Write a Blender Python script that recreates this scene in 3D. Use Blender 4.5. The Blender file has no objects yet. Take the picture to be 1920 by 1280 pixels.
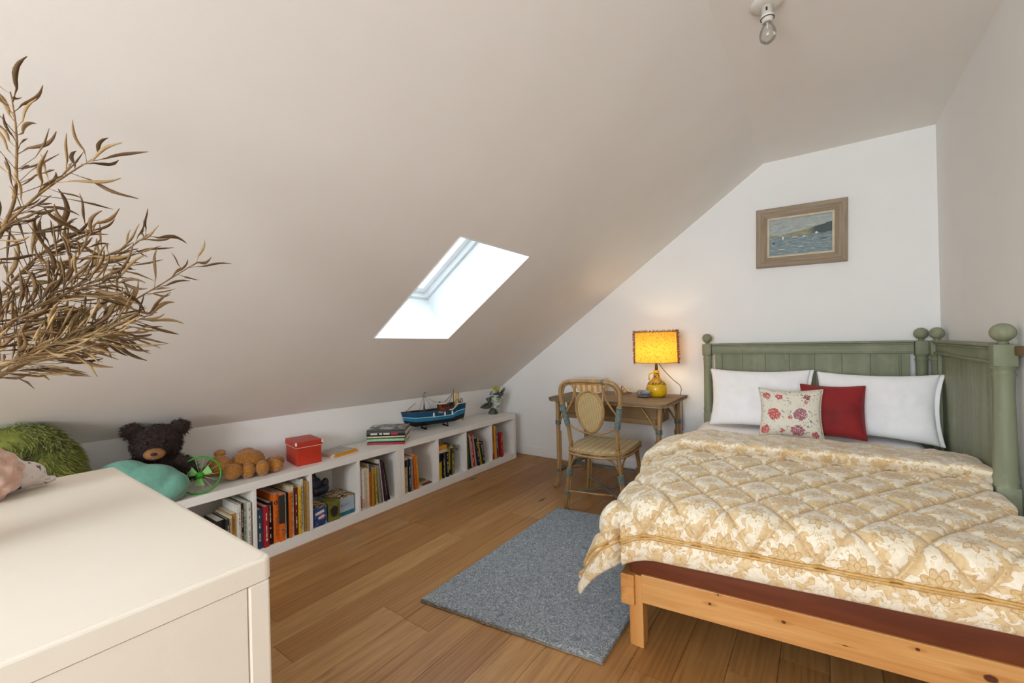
import bpy, bmesh, math, random
import numpy as np
from mathutils import Vector, Matrix, Euler, noise

random.seed(7)
S = bpy.context.scene
C = S.collection
PI = math.pi

# ---------------------------------------------------------------- camera
cam_d = bpy.data.cameras.new('camera')
cam_d.sensor_width = 36.0
cam_d.lens = 804.72 / 1920 * 36.0
cam_d.clip_start = 0.02
cam = bpy.data.objects.new('camera', cam_d)
C.objects.link(cam)
cam.matrix_world = Matrix(((0.810347, 0.020342, 0.585597, 0.0),
                           (0.585440, 0.013593, -0.810602, 0.0),
                           (-0.024449, 0.999701, -0.000894, 1.2),
                           (0, 0, 0, 1)))
S.camera = cam
S.view_settings.view_transform = 'Standard'
S.view_settings.look = 'None'
S.view_settings.gamma = 1.0
S.view_settings.use_curve_mapping = False
S.view_settings.exposure = 0.42
S.cycles.max_bounces = 9
S.cycles.diffuse_bounces = 6
S.cycles.sample_clamp_indirect = 6.0

# ---------------------------------------------------------------- sky and daylight
W = bpy.data.worlds.new('sky')
S.world = W
W.use_nodes = True
bg = W.node_tree.nodes['Background']
bg.inputs[0].default_value = (0.80, 0.92, 1.0, 1)
bg.inputs[1].default_value = 1.15

def area(name, loc, rot, sx, sy, power, col):
    l = bpy.data.lights.new(name, 'AREA')
    l.shape = 'RECTANGLE'
    l.size, l.size_y, l.energy, l.color = sx, sy, power, col
    o = bpy.data.objects.new(name, l)
    C.objects.link(o)
    o.location, o.rotation_euler = loc, rot
    return o

SLOPE = math.atan2(2.51 - 0.73, 2.582)
# daylight outside the skylight in view and outside the window behind the camera
area('skylight_daylight', (-2.13, 1.92, 1.98), (0, -SLOPE, 0), 1.0, 0.8, 22, (0.74, 0.89, 1.0))
area('window_front_offscreen', (-0.45, -2.85, 1.45), (PI / 2, 0, 0), 1.9, 1.5, 150, (0.97, 0.985, 1.0))

# ---------------------------------------------------------------- materials
def srgb(h):
    h = h.lstrip('#')
    v = [int(h[i:i + 2], 16) / 255 for i in (0, 2, 4)]
    return tuple(x / 12.92 if x <= 0.04045 else ((x + 0.055) / 1.055) ** 2.4 for x in v)

class NT:
    def __init__(s, name):
        s.m = bpy.data.materials.new(name)
        s.m.use_nodes = True
        s.t = s.m.node_tree
        s.n = s.t.nodes
        s.l = s.t.links
        s.p = s.n['Principled BSDF']
        s.out = s.n['Material Output']
    def node(s, t, **k):
        x = s.n.new(t)
        for a, b in k.items():
            setattr(x, a, b)
        return x
    def link(s, a, b):
        s.l.new(a, b)
    def put(s, sock, v):
        if hasattr(v, 'links') or isinstance(v, bpy.types.NodeSocket):
            s.l.new(v, sock)
        elif isinstance(v, (tuple, list)) and len(v) == 3 and sock.type == 'RGBA':
            sock.default_value = (*v, 1)
        else:
            sock.default_value = v
    def math(s, op, a, b=0.0, c=None):
        x = s.node('ShaderNodeMath', operation=op)
        s.put(x.inputs[0], a)
        s.put(x.inputs[1], b)
        if c is not None:
            s.put(x.inputs[2], c)
        return x.outputs[0]
    def mix(s, f, a, b, mode='MIX'):
        x = s.node('ShaderNodeMix', data_type='RGBA', blend_type=mode)
        s.put(x.inputs[0], f)
        s.put(x.inputs[6], a)
        s.put(x.inputs[7], b)
        return x.outputs[2]
    def pos(s, scale=(1, 1, 1), kind='world', loc=(0, 0, 0), rot=(0, 0, 0)):
        if kind == 'world':
            o = s.node('ShaderNodeNewGeometry').outputs['Position']
        else:
            o = s.node('ShaderNodeTexCoord').outputs[{'object': 'Object', 'uv': 'UV', 'gen': 'Generated'}[kind]]
        mp = s.node('ShaderNodeMapping')
        mp.inputs['Scale'].default_value = scale
        mp.inputs['Location'].default_value = loc
        mp.inputs['Rotation'].default_value = rot
        s.l.new(o, mp.inputs[0])
        return mp.outputs[0]
    def noise(s, vec, scale=5, detail=3, rough=0.5, dist=0.0):
        x = s.node('ShaderNodeTexNoise')
        s.l.new(vec, x.inputs['Vector'])
        x.inputs['Scale'].default_value = scale
        x.inputs['Detail'].default_value = detail
        x.inputs['Roughness'].default_value = rough
        x.inputs['Distortion'].default_value = dist
        return x.outputs[0]
    def voro(s, vec, scale=5, feature='F1', rand=1.0, out='Distance'):
        x = s.node('ShaderNodeTexVoronoi', feature=feature)
        s.l.new(vec, x.inputs['Vector'])
        x.inputs['Scale'].default_value = scale
        x.inputs['Randomness'].default_value = rand
        return x.outputs[out]
    def ramp(s, f, stops, interp='LINEAR'):
        x = s.node('ShaderNodeValToRGB')
        x.color_ramp.interpolation = interp
        e = x.color_ramp.elements
        while len(e) < len(stops):
            e.new(0.5)
        for k, (p, c) in enumerate(stops):
            e[k].position = p
            e[k].color = (*c, 1) if len(c) == 3 else c
        s.put(x.inputs[0], f)
        return x.outputs[0]
    def bump(s, h, strength=0.3, dist=0.01):
        b = s.node('ShaderNodeBump')
        b.inputs['Strength'].default_value = strength
        b.inputs['Distance'].default_value = dist
        s.l.new(h, b.inputs['Height'])
        s.l.new(b.outputs[0], s.p.inputs['Normal'])
    def col(s, v):
        s.put(s.p.inputs['Base Color'], v)
    def set(s, **k):
        for a, b in k.items():
            s.p.inputs[a.replace('_', ' ')].default_value = b

_mats = {}
def plain(name, hexcol, rough=0.6, var=0.06, scale=30, bump=0.0, spec=0.4, metal=0.0, sheen=0.0, kind='object'):
    if name in _mats:
        return _mats[name]
    t = NT(name)
    c = srgb(hexcol)
    v = t.pos(kind=kind)
    n = t.noise(v, scale, 3)
    lo = tuple(max(0, x * (1 - var * 2)) for x in c)
    hi = tuple(min(1, x * (1 + var * 2)) for x in c)
    t.col(t.ramp(n, [(0.3, lo), (0.7, hi)]))
    t.set(Roughness=rough, Specular_IOR_Level=spec, Metallic=metal)
    if sheen:
        t.set(Sheen_Weight=sheen)
    if bump:
        t.bump(n, bump, 0.004)
    _mats[name] = t.m
    return t.m

def mat_wall(name, hexcol, rough=0.85):
    t = NT(name)
    v = t.pos()
    n1 = t.noise(v, 1.3, 3, 0.6)
    n2 = t.noise(v, 60, 4, 0.6)
    c = srgb(hexcol)
    t.col(t.ramp(n1, [(0.3, tuple(x * 0.97 for x in c)), (0.7, tuple(min(1, x * 1.02) for x in c))]))
    t.set(Roughness=rough, Specular_IOR_Level=0.25)
    h = t.math('ADD', t.math('MULTIPLY', n1, 1.0), t.math('MULTIPLY', n2, 0.12))
    t.bump(h, 0.12, 0.02)
    return t.m

M_WALL = mat_wall('wall_paint', '#efeeec')
M_SLOPE = mat_wall('ceiling_paint', '#efebe6')
M_CEIL = M_SLOPE

def mat_oak():
    t = NT('oak_plank')
    oi = t.node('ShaderNodeObjectInfo')
    rnd = oi.outputs['Random']
    g = t.node('ShaderNodeNewGeometry').outputs['Position']
    off = t.node('ShaderNodeVectorMath', operation='ADD')
    cmb = t.node('ShaderNodeCombineXYZ')
    t.link(t.math('MULTIPLY', rnd, 7.0), cmb.inputs[0])
    t.link(t.math('MULTIPLY', rnd, 23.0), cmb.inputs[1])
    t.link(g, off.inputs[0])
    t.link(cmb.outputs[0], off.inputs[1])
    def mp(sc):
        m = t.node('ShaderNodeMapping')
        m.inputs['Scale'].default_value = sc
        t.link(off.outputs[0], m.inputs[0])
        return m.outputs[0]
    grain = t.noise(mp((38, 2.2, 8)), 1.0, 6, 0.62, 0.6)
    fine = t.noise(mp((190, 5, 8)), 1.0, 3, 0.6)
    wave = t.node('ShaderNodeTexWave', wave_type='BANDS', bands_direction='X')
    t.link(mp((9, 0.55, 1)), wave.inputs[0])
    wave.inputs['Scale'].default_value = 1.6
    wave.inputs['Distortion'].default_value = 7.0
    wave.inputs['Detail'].default_value = 3
    wave.inputs['Detail Scale'].default_value = 1.2
    blotch = t.noise(mp((3, 0.9, 1)), 1.2, 3)
    base = t.ramp(rnd, [(0.0, srgb('#9c6c38')), (0.35, srgb('#aa7a45')), (0.65, srgb('#b4854f')), (1.0, srgb('#bf935e'))])
    c = t.mix(t.math('MULTIPLY', t.ramp(grain, [(0.40, (0, 0, 0)), (0.66, (1, 1, 1))]), 0.62), base, srgb('#7a4c24'), 'MIX')
    c = t.mix(t.math('MULTIPLY', wave.outputs[0], 0.30), c, srgb('#b58b5c'))
    c = t.mix(t.math('MULTIPLY', t.math('GREATER_THAN', fine, 0.60), 0.22), c, srgb('#6b4422'))
    c = t.mix(t.math('MULTIPLY', blotch, 0.25), c, srgb('#a9733c'))
    kn = t.voro(mp((5.5, 1.5, 1)), 1.0)
    c = t.mix(t.ramp(kn, [(0.03, (0.95,) * 3), (0.10, (0.0,) * 3)]), c, srgb('#3c2513'))
    t.col(c)
    t.set(Roughness=0.44, Specular_IOR_Level=0.38)
    t.bump(t.math('ADD', fine, t.math('MULTIPLY', grain, 0.6)), 0.14, 0.002)
    return t.m
M_OAK = mat_oak()

def mat_wood(name, dark, light, axis=0, scale=1.0, rough=0.5, knots=0.0, worn=None, bumps=0.15, kind='object'):
    t = NT(name)
    s = [18 * scale] * 3
    s[axis] = 1.1 * scale
    v = t.pos(tuple(s), kind)
    g = t.noise(v, 1.0, 6, 0.6, 0.9)
    s2 = [90 * scale] * 3
    s2[axis] = 3 * scale
    f = t.noise(t.pos(tuple(s2), kind), 1.0, 3)
    c = t.ramp(g, [(0.32, srgb(dark)), (0.68, srgb(light))])
    c = t.mix(t.math('MULTIPLY', f, 0.35), c, srgb(dark))
    if knots:
        s3 = [11.0] * 3
        s3[axis] = 3.2
        k = t.voro(t.pos(tuple(s3), kind, loc=(0.3, 0.2, 0.55)), 1.0)
        c = t.mix(t.ramp(k, [(0.05, (knots,) * 3), (0.13, (0, 0, 0))]), c, srgb('#5a2d12'))
    if worn:
        w = t.noise(t.pos((6, 6, 6), kind), 1.0, 4, 0.7)
        c = t.mix(t.ramp(w, [(0.52, (0, 0, 0)), (0.7, (0.65,) * 3)]), c, srgb(worn))
    t.col(c)
    t.set(Roughness=rough, Specular_IOR_Level=0.35)
    t.bump(t.math('ADD', g, t.math('MULTIPLY', f, 0.5)), bumps, 0.003)
    return t.m

M_PINE = mat_wood('varnished_pine', '#b8773a', '#d9a262', 0, 1.0, 0.42, knots=0.85)
M_PINEY = mat_wood('varnished_pine_upright', '#b8773a', '#d9a262', 2, 1.0, 0.45)
M_REDWOOD = mat_wood('reddish_brown_base', '#5d2a12', '#753a1c', 0, 1.0, 0.55)
M_GREEN = mat_wood('green_painted_wood', '#757a60', '#8f9379', 2, 0.55, 0.55, worn='#9d9f86')
M_GREENH = mat_wood('green_painted_rail', '#757a60', '#8f9379', 0, 0.55, 0.55, worn='#9d9f86')
M_RATTAN = mat_wood('rattan_cane', '#80603a', '#b48f5e', 2, 1.2, 0.42)
M_RATTAND = M_RATTAN
M_DESKTOP = mat_wood('weathered_desk_wood', '#6b5943', '#927c61', 0, 0.8, 0.6, worn='#7d6a52')
M_DESKDARK = mat_wood('dark_apron_wood', '#6a5236', '#8a6c47', 0, 0.8, 0.6)
M_FRAME = mat_wood('limed_frame_wood', '#8d7b66', '#ab9a84', 0, 2.0, 0.6)
M_FRAMEV = mat_wood('limed_frame_wood_upright', '#8d7b66', '#ab9a84', 2, 2.0, 0.6)
M_WHITE = plain('white_lacquer', '#ece9e4', 0.5, 0.01, 8)
M_CREAM = None
def mat_chest():
    t = NT('chipped_cream_paint')
    v = t.pos(kind='object')
    n = t.noise(v, 3, 4)
    ch = t.noise(v, 45, 5, 0.7)
    c = t.ramp(n, [(0.3, srgb('#e9e1d2')), (0.7, srgb('#f0e9dc'))])
    c = t.mix(t.ramp(ch, [(0.70, (0, 0, 0)), (0.73, (0.7,) * 3)]), c, srgb('#d9c7a4'))
    t.col(c)
    t.set(Roughness=0.42, Specular_IOR_Level=0.4)
    t.bump(ch, 0.08, 0.003)
    return t.m
M_CREAM = mat_chest()
M_BLACK = plain('black_enamel', '#17171a', 0.5, 0.1)
M_TEAL = plain('teal_binding', '#667069', 0.7, 0.25, 90, 0.3)
M_CLOTH = plain('white_cotton', '#f5f4f5', 0.8, 0.012, 20, 0.05, sheen=0.2)
M_DARKGAP = plain('subfloor', '#8a6a45', 0.9)
M_PAPER = plain('page_edges', '#d9d2c2', 0.85, 0.06, 120)
M_BRASS = plain('brass', '#8f7a45', 0.35, 0.05, metal=0.9)

def mat_glass(name='window_glass', tint=(0.95, 0.98, 1.0)):
    t = NT(name)
    tr = t.node('ShaderNodeBsdfTransparent')
    tr.inputs[0].default_value = (*tint, 1)
    gl = t.node('ShaderNodeBsdfGlossy')
    gl.inputs['Roughness'].default_value = 0.02
    mx = t.node('ShaderNodeMixShader')
    fr = t.node('ShaderNodeFresnel')
    fr.inputs[0].default_value = 1.45
    t.link(t.math('MULTIPLY', fr.outputs[0], 0.8), mx.inputs[0])
    t.link(tr.outputs[0], mx.inputs[1])
    t.link(gl.outputs[0], mx.inputs[2])
    t.link(mx.outputs[0], t.out.inputs[0])
    return t.m
M_GLASS = mat_glass()

# ---------------------------------------------------------------- mesh helpers
def frame_of(d):
    d = Vector(d).normalized()
    a = Vector((0, 0, 1)) if abs(d.z) < 0.9 else Vector((1, 0, 0))
    x = d.cross(a).normalized()
    return x, d.cross(x).normalized()

def box(bm, c, s, rot=None, bev=0.0):
    r = bmesh.ops.create_cube(bm, size=1.0)
    vs = r['verts']
    m = Matrix.Translation(c) @ (Euler(rot).to_matrix().to_4x4() if rot else Matrix()) @ Matrix.Diagonal((*s, 1))
    bmesh.ops.transform(bm, matrix=m, verts=vs)
    if bev:
        es = list({e for v in vs for e in v.link_edges})
        bmesh.ops.bevel(bm, geom=es, offset=bev, segments=2, affect='EDGES', profile=0.5)
    return vs

def hexa(bm, q0, q1, bev=0.0):
    """solid between quad q0 and quad q1 (each 4 points)"""
    a = [bm.verts.new(p) for p in q0]
    b = [bm.verts.new(p) for p in q1]
    fs = [bm.faces.new(a[::-1]), bm.faces.new(b)]
    for i in range(4):
        j = (i + 1) % 4
        fs.append(bm.faces.new((a[i], a[j], b[j], b[i])))
    bmesh.ops.recalc_face_normals(bm, faces=fs)
    if bev:
        es = list({e for f in fs for e in f.edges})
        bmesh.ops.bevel(bm, geom=es, offset=bev, segments=2, affect='EDGES')

def catmull(pts, n=6, closed=False):
    P = [Vector(p) for p in pts]
    out = []
    N = len(P)
    rng = range(N) if closed else range(N - 1)
    for i in rng:
        p0 = P[(i - 1) % N] if closed or i > 0 else P[0]
        p1, p2 = P[i], P[(i + 1) % N]
        p3 = P[(i + 2) % N] if closed or i + 2 < N else P[-1]
        for k in range(n):
            t = k / n
            out.append(0.5 * ((2 * p1) + (p2 - p0) * t + (2 * p0 - 5 * p1 + 4 * p2 - p3) * t * t + (3 * p1 - p0 - 3 * p2 + p3) * t ** 3))
    if not closed:
        out.append(P[-1])
    return out

def tube(bm, pts, r, seg=8, closed=False, cap=True):
    P = [Vector(p) for p in pts]
    n = len(P)
    rs = r if isinstance(r, (list, tuple)) else [r] * n
    if len(rs) != n:
        rs = [rs[0] + (rs[-1] - rs[0]) * i / (n - 1) for i in range(n)]
    rings = []
    prev = None
    for i in range(n):
        if closed:
            d = P[(i + 1) % n] - P[i - 1]
        else:
            d = P[min(i + 1, n - 1)] - P[max(i - 1, 0)]
        if d.length < 1e-9:
            d = Vector((0, 0, 1))
        d.normalize()
        if prev is None:
            x, _ = frame_of(d)
        else:
            x = prev - d * prev.dot(d)
            x = x.normalized() if x.length > 1e-6 else frame_of(d)[0]
        prev = x
        y = d.cross(x)
        rings.append([bm.verts.new(P[i] + (x * math.cos(2 * PI * k / seg) + y * math.sin(2 * PI * k / seg)) * rs[i]) for k in range(seg)])
    for i in range(n if closed else n - 1):
        a, b = rings[i], rings[(i + 1) % n]
        for k in range(seg):
            bm.faces.new((a[k], a[(k + 1) % seg], b[(k + 1) % seg], b[k]))
    if cap and not closed:
        bm.faces.new(rings[0][::-1])
        bm.faces.new(rings[-1])

def lathe(bm, prof, seg=24, loc=(0, 0, 0), sx=1.0, sy=1.0):
    L = Vector(loc)
    rings = []
    for r, z in prof:
        rings.append([bm.verts.new(L + Vector((r * sx * math.cos(2 * PI * k / seg), r * sy * math.sin(2 * PI * k / seg), z))) for k in range(seg)])
    for a, b in zip(rings, rings[1:]):
        for k in range(seg):
            bm.faces.new((a[k], a[(k + 1) % seg], b[(k + 1) % seg], b[k]))
    if prof[0][0] > 1e-5:
        bm.faces.new(rings[0][::-1])
    if prof[-1][0] > 1e-5:
        bm.faces.new(rings[-1])
    bmesh.ops.remove_doubles(bm, verts=bm.verts, dist=1e-6)

def ellip(bm, c, r, rot=None, u=16, v=10):
    m = Matrix.Translation(c) @ (Euler(rot).to_matrix().to_4x4() if rot else Matrix()) @ Matrix.Diagonal((*r, 1))
    bmesh.ops.create_uvsphere(bm, u_segments=u, v_segments=v, radius=1.0, matrix=m)

def prism(bm, pts, d):
    """extrude a planar polygon (3D points) by vector d"""
    d = Vector(d)
    a = [bm.verts.new(p) for p in pts]
    b = [bm.verts.new(Vector(p) + d) for p in pts]
    fs = [bm.faces.new(a[::-1]), bm.faces.new(b)]
    n = len(a)
    for i in range(n):
        fs.append(bm.faces.new((a[i], a[(i + 1) % n], b[(i + 1) % n], b[i])))
    bmesh.ops.recalc_face_normals(bm, faces=fs)

def grid(bm, fn, nu, nv, closed_u=False, uv=None):
    vs = [[bm.verts.new(fn(i / nu, j / nv)) for i in range(nu if closed_u else nu + 1)] for j in range(nv + 1)]
    lay = bm.loops.layers.uv.verify() if uv else None
    for j in range(nv):
        for i in range(nu):
            i2 = (i + 1) % nu if closed_u else i + 1
            f = bm.faces.new((vs[j][i], vs[j][i2], vs[j + 1][i2], vs[j + 1][i]))
            if uv:
                for lp, (a, b) in zip(f.loops, ((i, j), (i + 1, j), (i + 1, j + 1), (i, j + 1))):
                    lp[lay].uv = uv(a / nu, b / nv)
    return vs

def B():
    return bmesh.new()

def mesh_of(name, bm, smooth=False):
    me = bpy.data.meshes.new(name)
    bmesh.ops.recalc_face_normals(bm, faces=bm.faces) if not smooth == 'keep' else None
    bm.to_mesh(me)
    bm.free()
    if smooth:
        for p in me.polygons:
            p.use_smooth = True
    return me

def obj(name, bm, mat, parent=None, smooth=False, label=None, kind=None, auto=None):
    me = bm if isinstance(bm, bpy.types.Mesh) else mesh_of(name, bm, smooth)
    if mat and not me.materials:
        me.materials.append(mat)
    o = bpy.data.objects.new(name, me)
    C.objects.link(o)
    if parent:
        o.parent = parent
    if label:
        o['label'] = label
    if kind:
        o['kind'] = kind
    if auto is not None:
        me.shade_smooth() if hasattr(me, 'shade_smooth') else None
        me.set_sharp_from_angle(angle=math.radians(auto))
    return o

def thing(name, label, cat, loc=(0, 0, 0), rotz=0.0, group=None):
    o = bpy.data.objects.new(name, None)
    o.empty_display_size = 0.05
    C.objects.link(o)
    o.location = loc
    o.rotation_euler = (0, 0, rotz)
    o['label'], o['category'] = label, cat
    if group:
        o['group'] = group
    return o

def tag(o, label, cat, group=None):
    o['label'], o['category'] = label, cat
    if group:
        o['group'] = group
    return o

def struct(name, bm, mat, parent=None, **k):
    o = obj(name, bm, mat, parent, **k)
    if parent is None:
        o['kind'] = 'structure'
    return o

def blob(name, parts, voxel=0.006, smooth=6):
    """one continuous skin around several ellipsoids (c, r, rot)"""
    bm = B()
    for p in parts:
        ellip(bm, p[0], p[1], p[2] if len(p) > 2 else None, 20, 14)
    me = mesh_of(name + '_tmp', bm)
    o = bpy.data.objects.new('tmp', me)
    C.objects.link(o)
    r = o.modifiers.new('r', 'REMESH')
    r.mode = 'VOXEL'
    r.voxel_size = voxel
    s = o.modifiers.new('s', 'SMOOTH')
    s.factor, s.iterations = 0.5, smooth
    dg = bpy.context.evaluated_depsgraph_get()
    res = bpy.data.meshes.new_from_object(o.evaluated_get(dg))
    bpy.data.objects.remove(o)
    bpy.data.meshes.remove(me)
    for p in res.polygons:
        p.use_smooth = True
    res.name = name
    return res

def fur(name, me, count, length, width, mat, parent, droop=0.4, seed=1, comb=(0, 0, -1), stand=1.0, wave=14.0):
    """a pelt of fine tapering strands grown on a mesh, joined as one part"""
    rng = np.random.default_rng(seed)
    me.calc_loop_triangles()
    V = np.array([v.co[:] for v in me.vertices])
    N = np.array([v.normal[:] for v in me.vertices])
    T = np.array([t.vertices[:] for t in me.loop_triangles])
    A = np.linalg.norm(np.cross(V[T[:, 1]] - V[T[:, 0]], V[T[:, 2]] - V[T[:, 0]]), axis=1)
    k = rng.choice(len(T), count, p=A / A.sum())
    w = rng.dirichlet((1, 1, 1), count)
    P = (V[T[k]] * w[:, :, None]).sum(1)
    n = (N[T[k]] * w[:, :, None]).sum(1)
    n /= np.linalg.norm(n, axis=1)[:, None] + 1e-9
    cd = np.array(comb, float)
    low = np.array([[noise.noise(Vector(p * wave)), noise.noise(Vector(p * wave + 31)), noise.noise(Vector(p * wave + 67))] for p in P])
    d = n * stand + low * 0.9 + rng.normal(0, 0.22, (count, 3)) + cd * droop
    d /= np.linalg.norm(d, axis=1)[:, None]
    side = np.cross(d, rng.normal(0, 1, (count, 3)))
    side /= np.linalg.norm(side, axis=1)[:, None] + 1e-9
    L = length * rng.uniform(0.6, 1.25, count)[:, None]
    mid = P + d * L * 0.55
    tip = P + d * L + cd * L * droop * 0.6
    P = P - n * 0.003
    verts = np.stack([P - side * width, P + side * width, mid + side * width * 0.8, mid - side * width * 0.8, tip], 1).reshape(-1, 3)
    b = np.arange(count)[:, None] * 5
    quads = np.concatenate([b, b + 1, b + 2, b + 3], 1)
    tris = np.concatenate([b + 3, b + 2, b + 4], 1)
    m2 = bpy.data.meshes.new(name)
    m2.from_pydata(verts.tolist(), [], quads.tolist() + tris.tolist())
    m2.materials.append(mat)
    for p in m2.polygons:
        p.use_smooth = True
    o = bpy.data.objects.new(name, m2)
    C.objects.link(o)
    o.parent = parent
    o['kind'] = 'stuff'
    return o

def text_mesh(txt, size, ext=0.0005):
    cu = bpy.data.curves.new('t', 'FONT')
    cu.body = txt
    cu.size = size
    cu.extrude = ext
    cu.align_x = 'CENTER'
    o = bpy.data.objects.new('t', cu)
    C.objects.link(o)
    dg = bpy.context.evaluated_depsgraph_get()
    me = bpy.data.meshes.new_from_object(o.evaluated_get(dg))
    bpy.data.objects.remove(o)
    return me

# ---------------------------------------------------------------- the room
XK, XH, XR = -2.917, -0.335, 0.61      # knee wall, start of flat ceiling, right wall
YB, YF = 3.79, -2.6                   # gable wall, wall behind the camera
ZC = 2.51
def knee(y):
    return 0.775 - 0.080 * min(max((y - 0.2) / 3.59, -0.3), 1)
def slope(x, y, off=0.0):
    k = knee(y)
    t = (x - XK) / (XH - XK)
    return Vector((x - math.sin(SLOPE) * off, y, k + (ZC - k) * t + math.cos(SLOPE) * off))

# floor: every oak plank is an object of its own
bm = B()
box(bm, ((XK + XR) / 2, (YF + YB) / 2, -0.05), (XR - XK + 0.2, YB - YF + 0.2, 0.06))
floor = struct('floor', bm, M_DARKGAP)
bm = B()
box(bm, (0, 0, -0.01), (1, 1, 0.02))
unit = mesh_of('plank', bm)
PWD = 0.1505
lines = [-1.506 + PWD * k for k in range(-10, 16)]
rp = random.Random(11)
for x0 in lines:
    a, b = max(x0, XK - 0.02), min(x0 + PWD, XR + 0.02)
    if b - a < 0.01:
        continue
    y = YF - rp.uniform(0, 1.5)
    while y < YB:
        L = rp.choice([1.2, 1.6, 1.9, 2.2])
        ya, yb = max(y, YF), min(y + L, YB)
        if yb - ya > 0.03:
            p = obj('plank', unit, M_OAK, floor)
            p.location = ((a + b) / 2, (ya + yb) / 2, 0)
            p.scale = (b - a - 0.0016, yb - ya - 0.0016, 1)
        y += L

# gable wall with its slope outline
bm = B()
prism(bm, [(XK - 0.1, YB, -0.05), (XR + 0.15, YB, -0.05), (XR + 0.15, YB, ZC + 0.2), (XH - 0.4, YB, ZC + 0.2), (XK - 0.1, YB, knee(YB) + 0.25)], (0, 0.12, 0))
struct('wall_back', bm, M_WALL)
bm = B()
for a, b in ((-2.917, XR),):
    box(bm, ((a + b) / 2, YB - 0.006, 0.045), (b - a, 0.012, 0.09), bev=0.003)
struct('baseboard_back', bm, M_WALL)
# knee wall
bm = B()
prism(bm, [(XK, YF, -0.05), (XK, YB, -0.05), (XK, YB, knee(YB) + 0.02), (XK, YF, knee(YF) + 0.02)], (-0.12, 0, 0))
struct('wall_left', bm, M_WALL)

# wall with rectangular openings, in the plane of two axes
def wall_with_holes(name, mat, a0, a1, z0, z1, holes, place, th):
    xs = sorted({a0, a1, *[h[0] for h in holes], *[h[1] for h in holes]})
    zs = sorted({z0, z1, *[h[2] for h in holes], *[h[3] for h in holes]})
    bm = B()
    for i in range(len(xs) - 1):
        for j in range(len(zs) - 1):
            cx, cz = (xs[i] + xs[i + 1]) / 2, (zs[j] + zs[j + 1]) / 2
            if any(h[0] < cx < h[1] and h[2] < cz < h[3] for h in holes):
                continue
            q = [(xs[i], zs[j]), (xs[i + 1], zs[j]), (xs[i + 1], zs[j + 1]), (xs[i], zs[j + 1])]
            hexa(bm, [place(*p, 0) for p in q], [place(*p, th) for p in q])
    bmesh.ops.remove_doubles(bm, verts=bm.verts, dist=1e-5)
    return struct(name, bm, mat)
FW = (-1.35, 0.45, 0.75, 2.15)            # window in the wall behind the camera: x0 x1 z0 z1
wall_with_holes('wall_right', M_WALL, YF - 0.1, YB + 0.1, -0.05, ZC + 0.2, [], lambda a, z, d: (XR + d, a, z), 0.12)
bm = B()
wall_with_holes('wall_front', M_WALL, XK - 0.1, XR + 0.1, -0.05, ZC + 0.2, [FW], lambda a, z, d: (a, YF - d, z), 0.12)
bm = B()
box(bm, ((XH + XR) / 2 + 0.05, (YF + YB) / 2, ZC + 0.05), (XR - XH + 0.1, YB - YF + 0.2, 0.1))
struct('ceiling', bm, M_CEIL)

def plain_window(name, w, h, place, bars):
    bm = B()
    f = 0.05
    for a in (0, w):
        box(bm, (a + (f / 2 if a == 0 else -f / 2), 0, h / 2), (f, 0.06, h))
    for z in (0, h):
        box(bm, (w / 2, 0, z + (f / 2 if z == 0 else -f / 2)), (w - 2 * f, 0.06, f))
    for k in range(1, bars):
        box(bm, (w * k / bars, 0, h / 2), (0.035, 0.05, h - 2 * f))
    o = struct(name, bm, M_WHITE)
    o.matrix_world = place
    bm = B()
    box(bm, (w / 2, 0, h / 2), (w - 2 * f, 0.006, h - 2 * f))
    obj('pane', bm, M_GLASS, o)
plain_window('window_2', FW[1] - FW[0], FW[3] - FW[2], Matrix.Translation((FW[0], YF - 0.07, FW[2])), 3)

# sloping ceiling, pierced by the skylight
SKX0, SKX1, SKY0, SKY1 = -2.19, -1.463, 1.605, 2.243
bm = B()
xs = [XK, SKX0, SKX1, XH]
ys = [YF, SKY0, SKY1, YB]
TH = 0.42
for i in range(3):
    for j in range(3):
        if i == 1 and j == 1:
            continue
        q = [(xs[i], ys[j]), (xs[i + 1], ys[j]), (xs[i + 1], ys[j + 1]), (xs[i], ys[j + 1])]
        a = [slope(*p) for p in q]
        b = [slope(*p, TH) for p in q]
        hexa(bm, a, b)
bmesh.ops.remove_doubles(bm, verts=bm.verts, dist=1e-5)
struct('ceiling', bm, M_SLOPE)

# skylight: white lining, frame, sash and pane
def sk(x, y, off):
    return slope(x, y, off)
M_LINING = plain('skylight_lining', '#f2f2f1', 0.45, 0.005, 5)
bm = B()
def sk_ring(bm, x0, x1, y0, y1, w, o0, o1):
    lx = w * math.cos(SLOPE)
    for (a, b, c, d) in ((x0, x0 + lx, y0, y1), (x1 - lx, x1, y0, y1), (x0 + lx, x1 - lx, y0, y0 + w), (x0 + lx, x1 - lx, y1 - w, y1)):
        q = [(a, c), (b, c), (b, d), (a, d)]
        hexa(bm, [sk(*p, o0) for p in q], [sk(*p, o1) for p in q])
sk_ring(bm, SKX0, SKX1, SKY0, SKY1, 0.006, -0.002, 0.36)
win = struct('window_1', bm, M_LINING)
bm = B()
sk_ring(bm, SKX0, SKX1, SKY0, SKY1, 0.03, 0.363, 0.44)
obj('window_frame', bm, M_LINING, win)
bm = B()
sk_ring(bm, SKX0 + 0.028, SKX1 - 0.028, SKY0 + 0.034, SKY1 - 0.034, 0.045, 0.40, 0.47)
obj('sash', bm, M_LINING, win)
bm = B()
q = [(SKX0 + 0.05, SKY0 + 0.06), (SKX1 - 0.05, SKY0 + 0.06), (SKX1 - 0.05, SKY1 - 0.06), (SKX0 + 0.05, SKY1 - 0.06)]
hexa(bm, [sk(*p, 0.43) for p in q], [sk(*p, 0.436) for p in q])
obj('pane', bm, M_GLASS, win)

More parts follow.
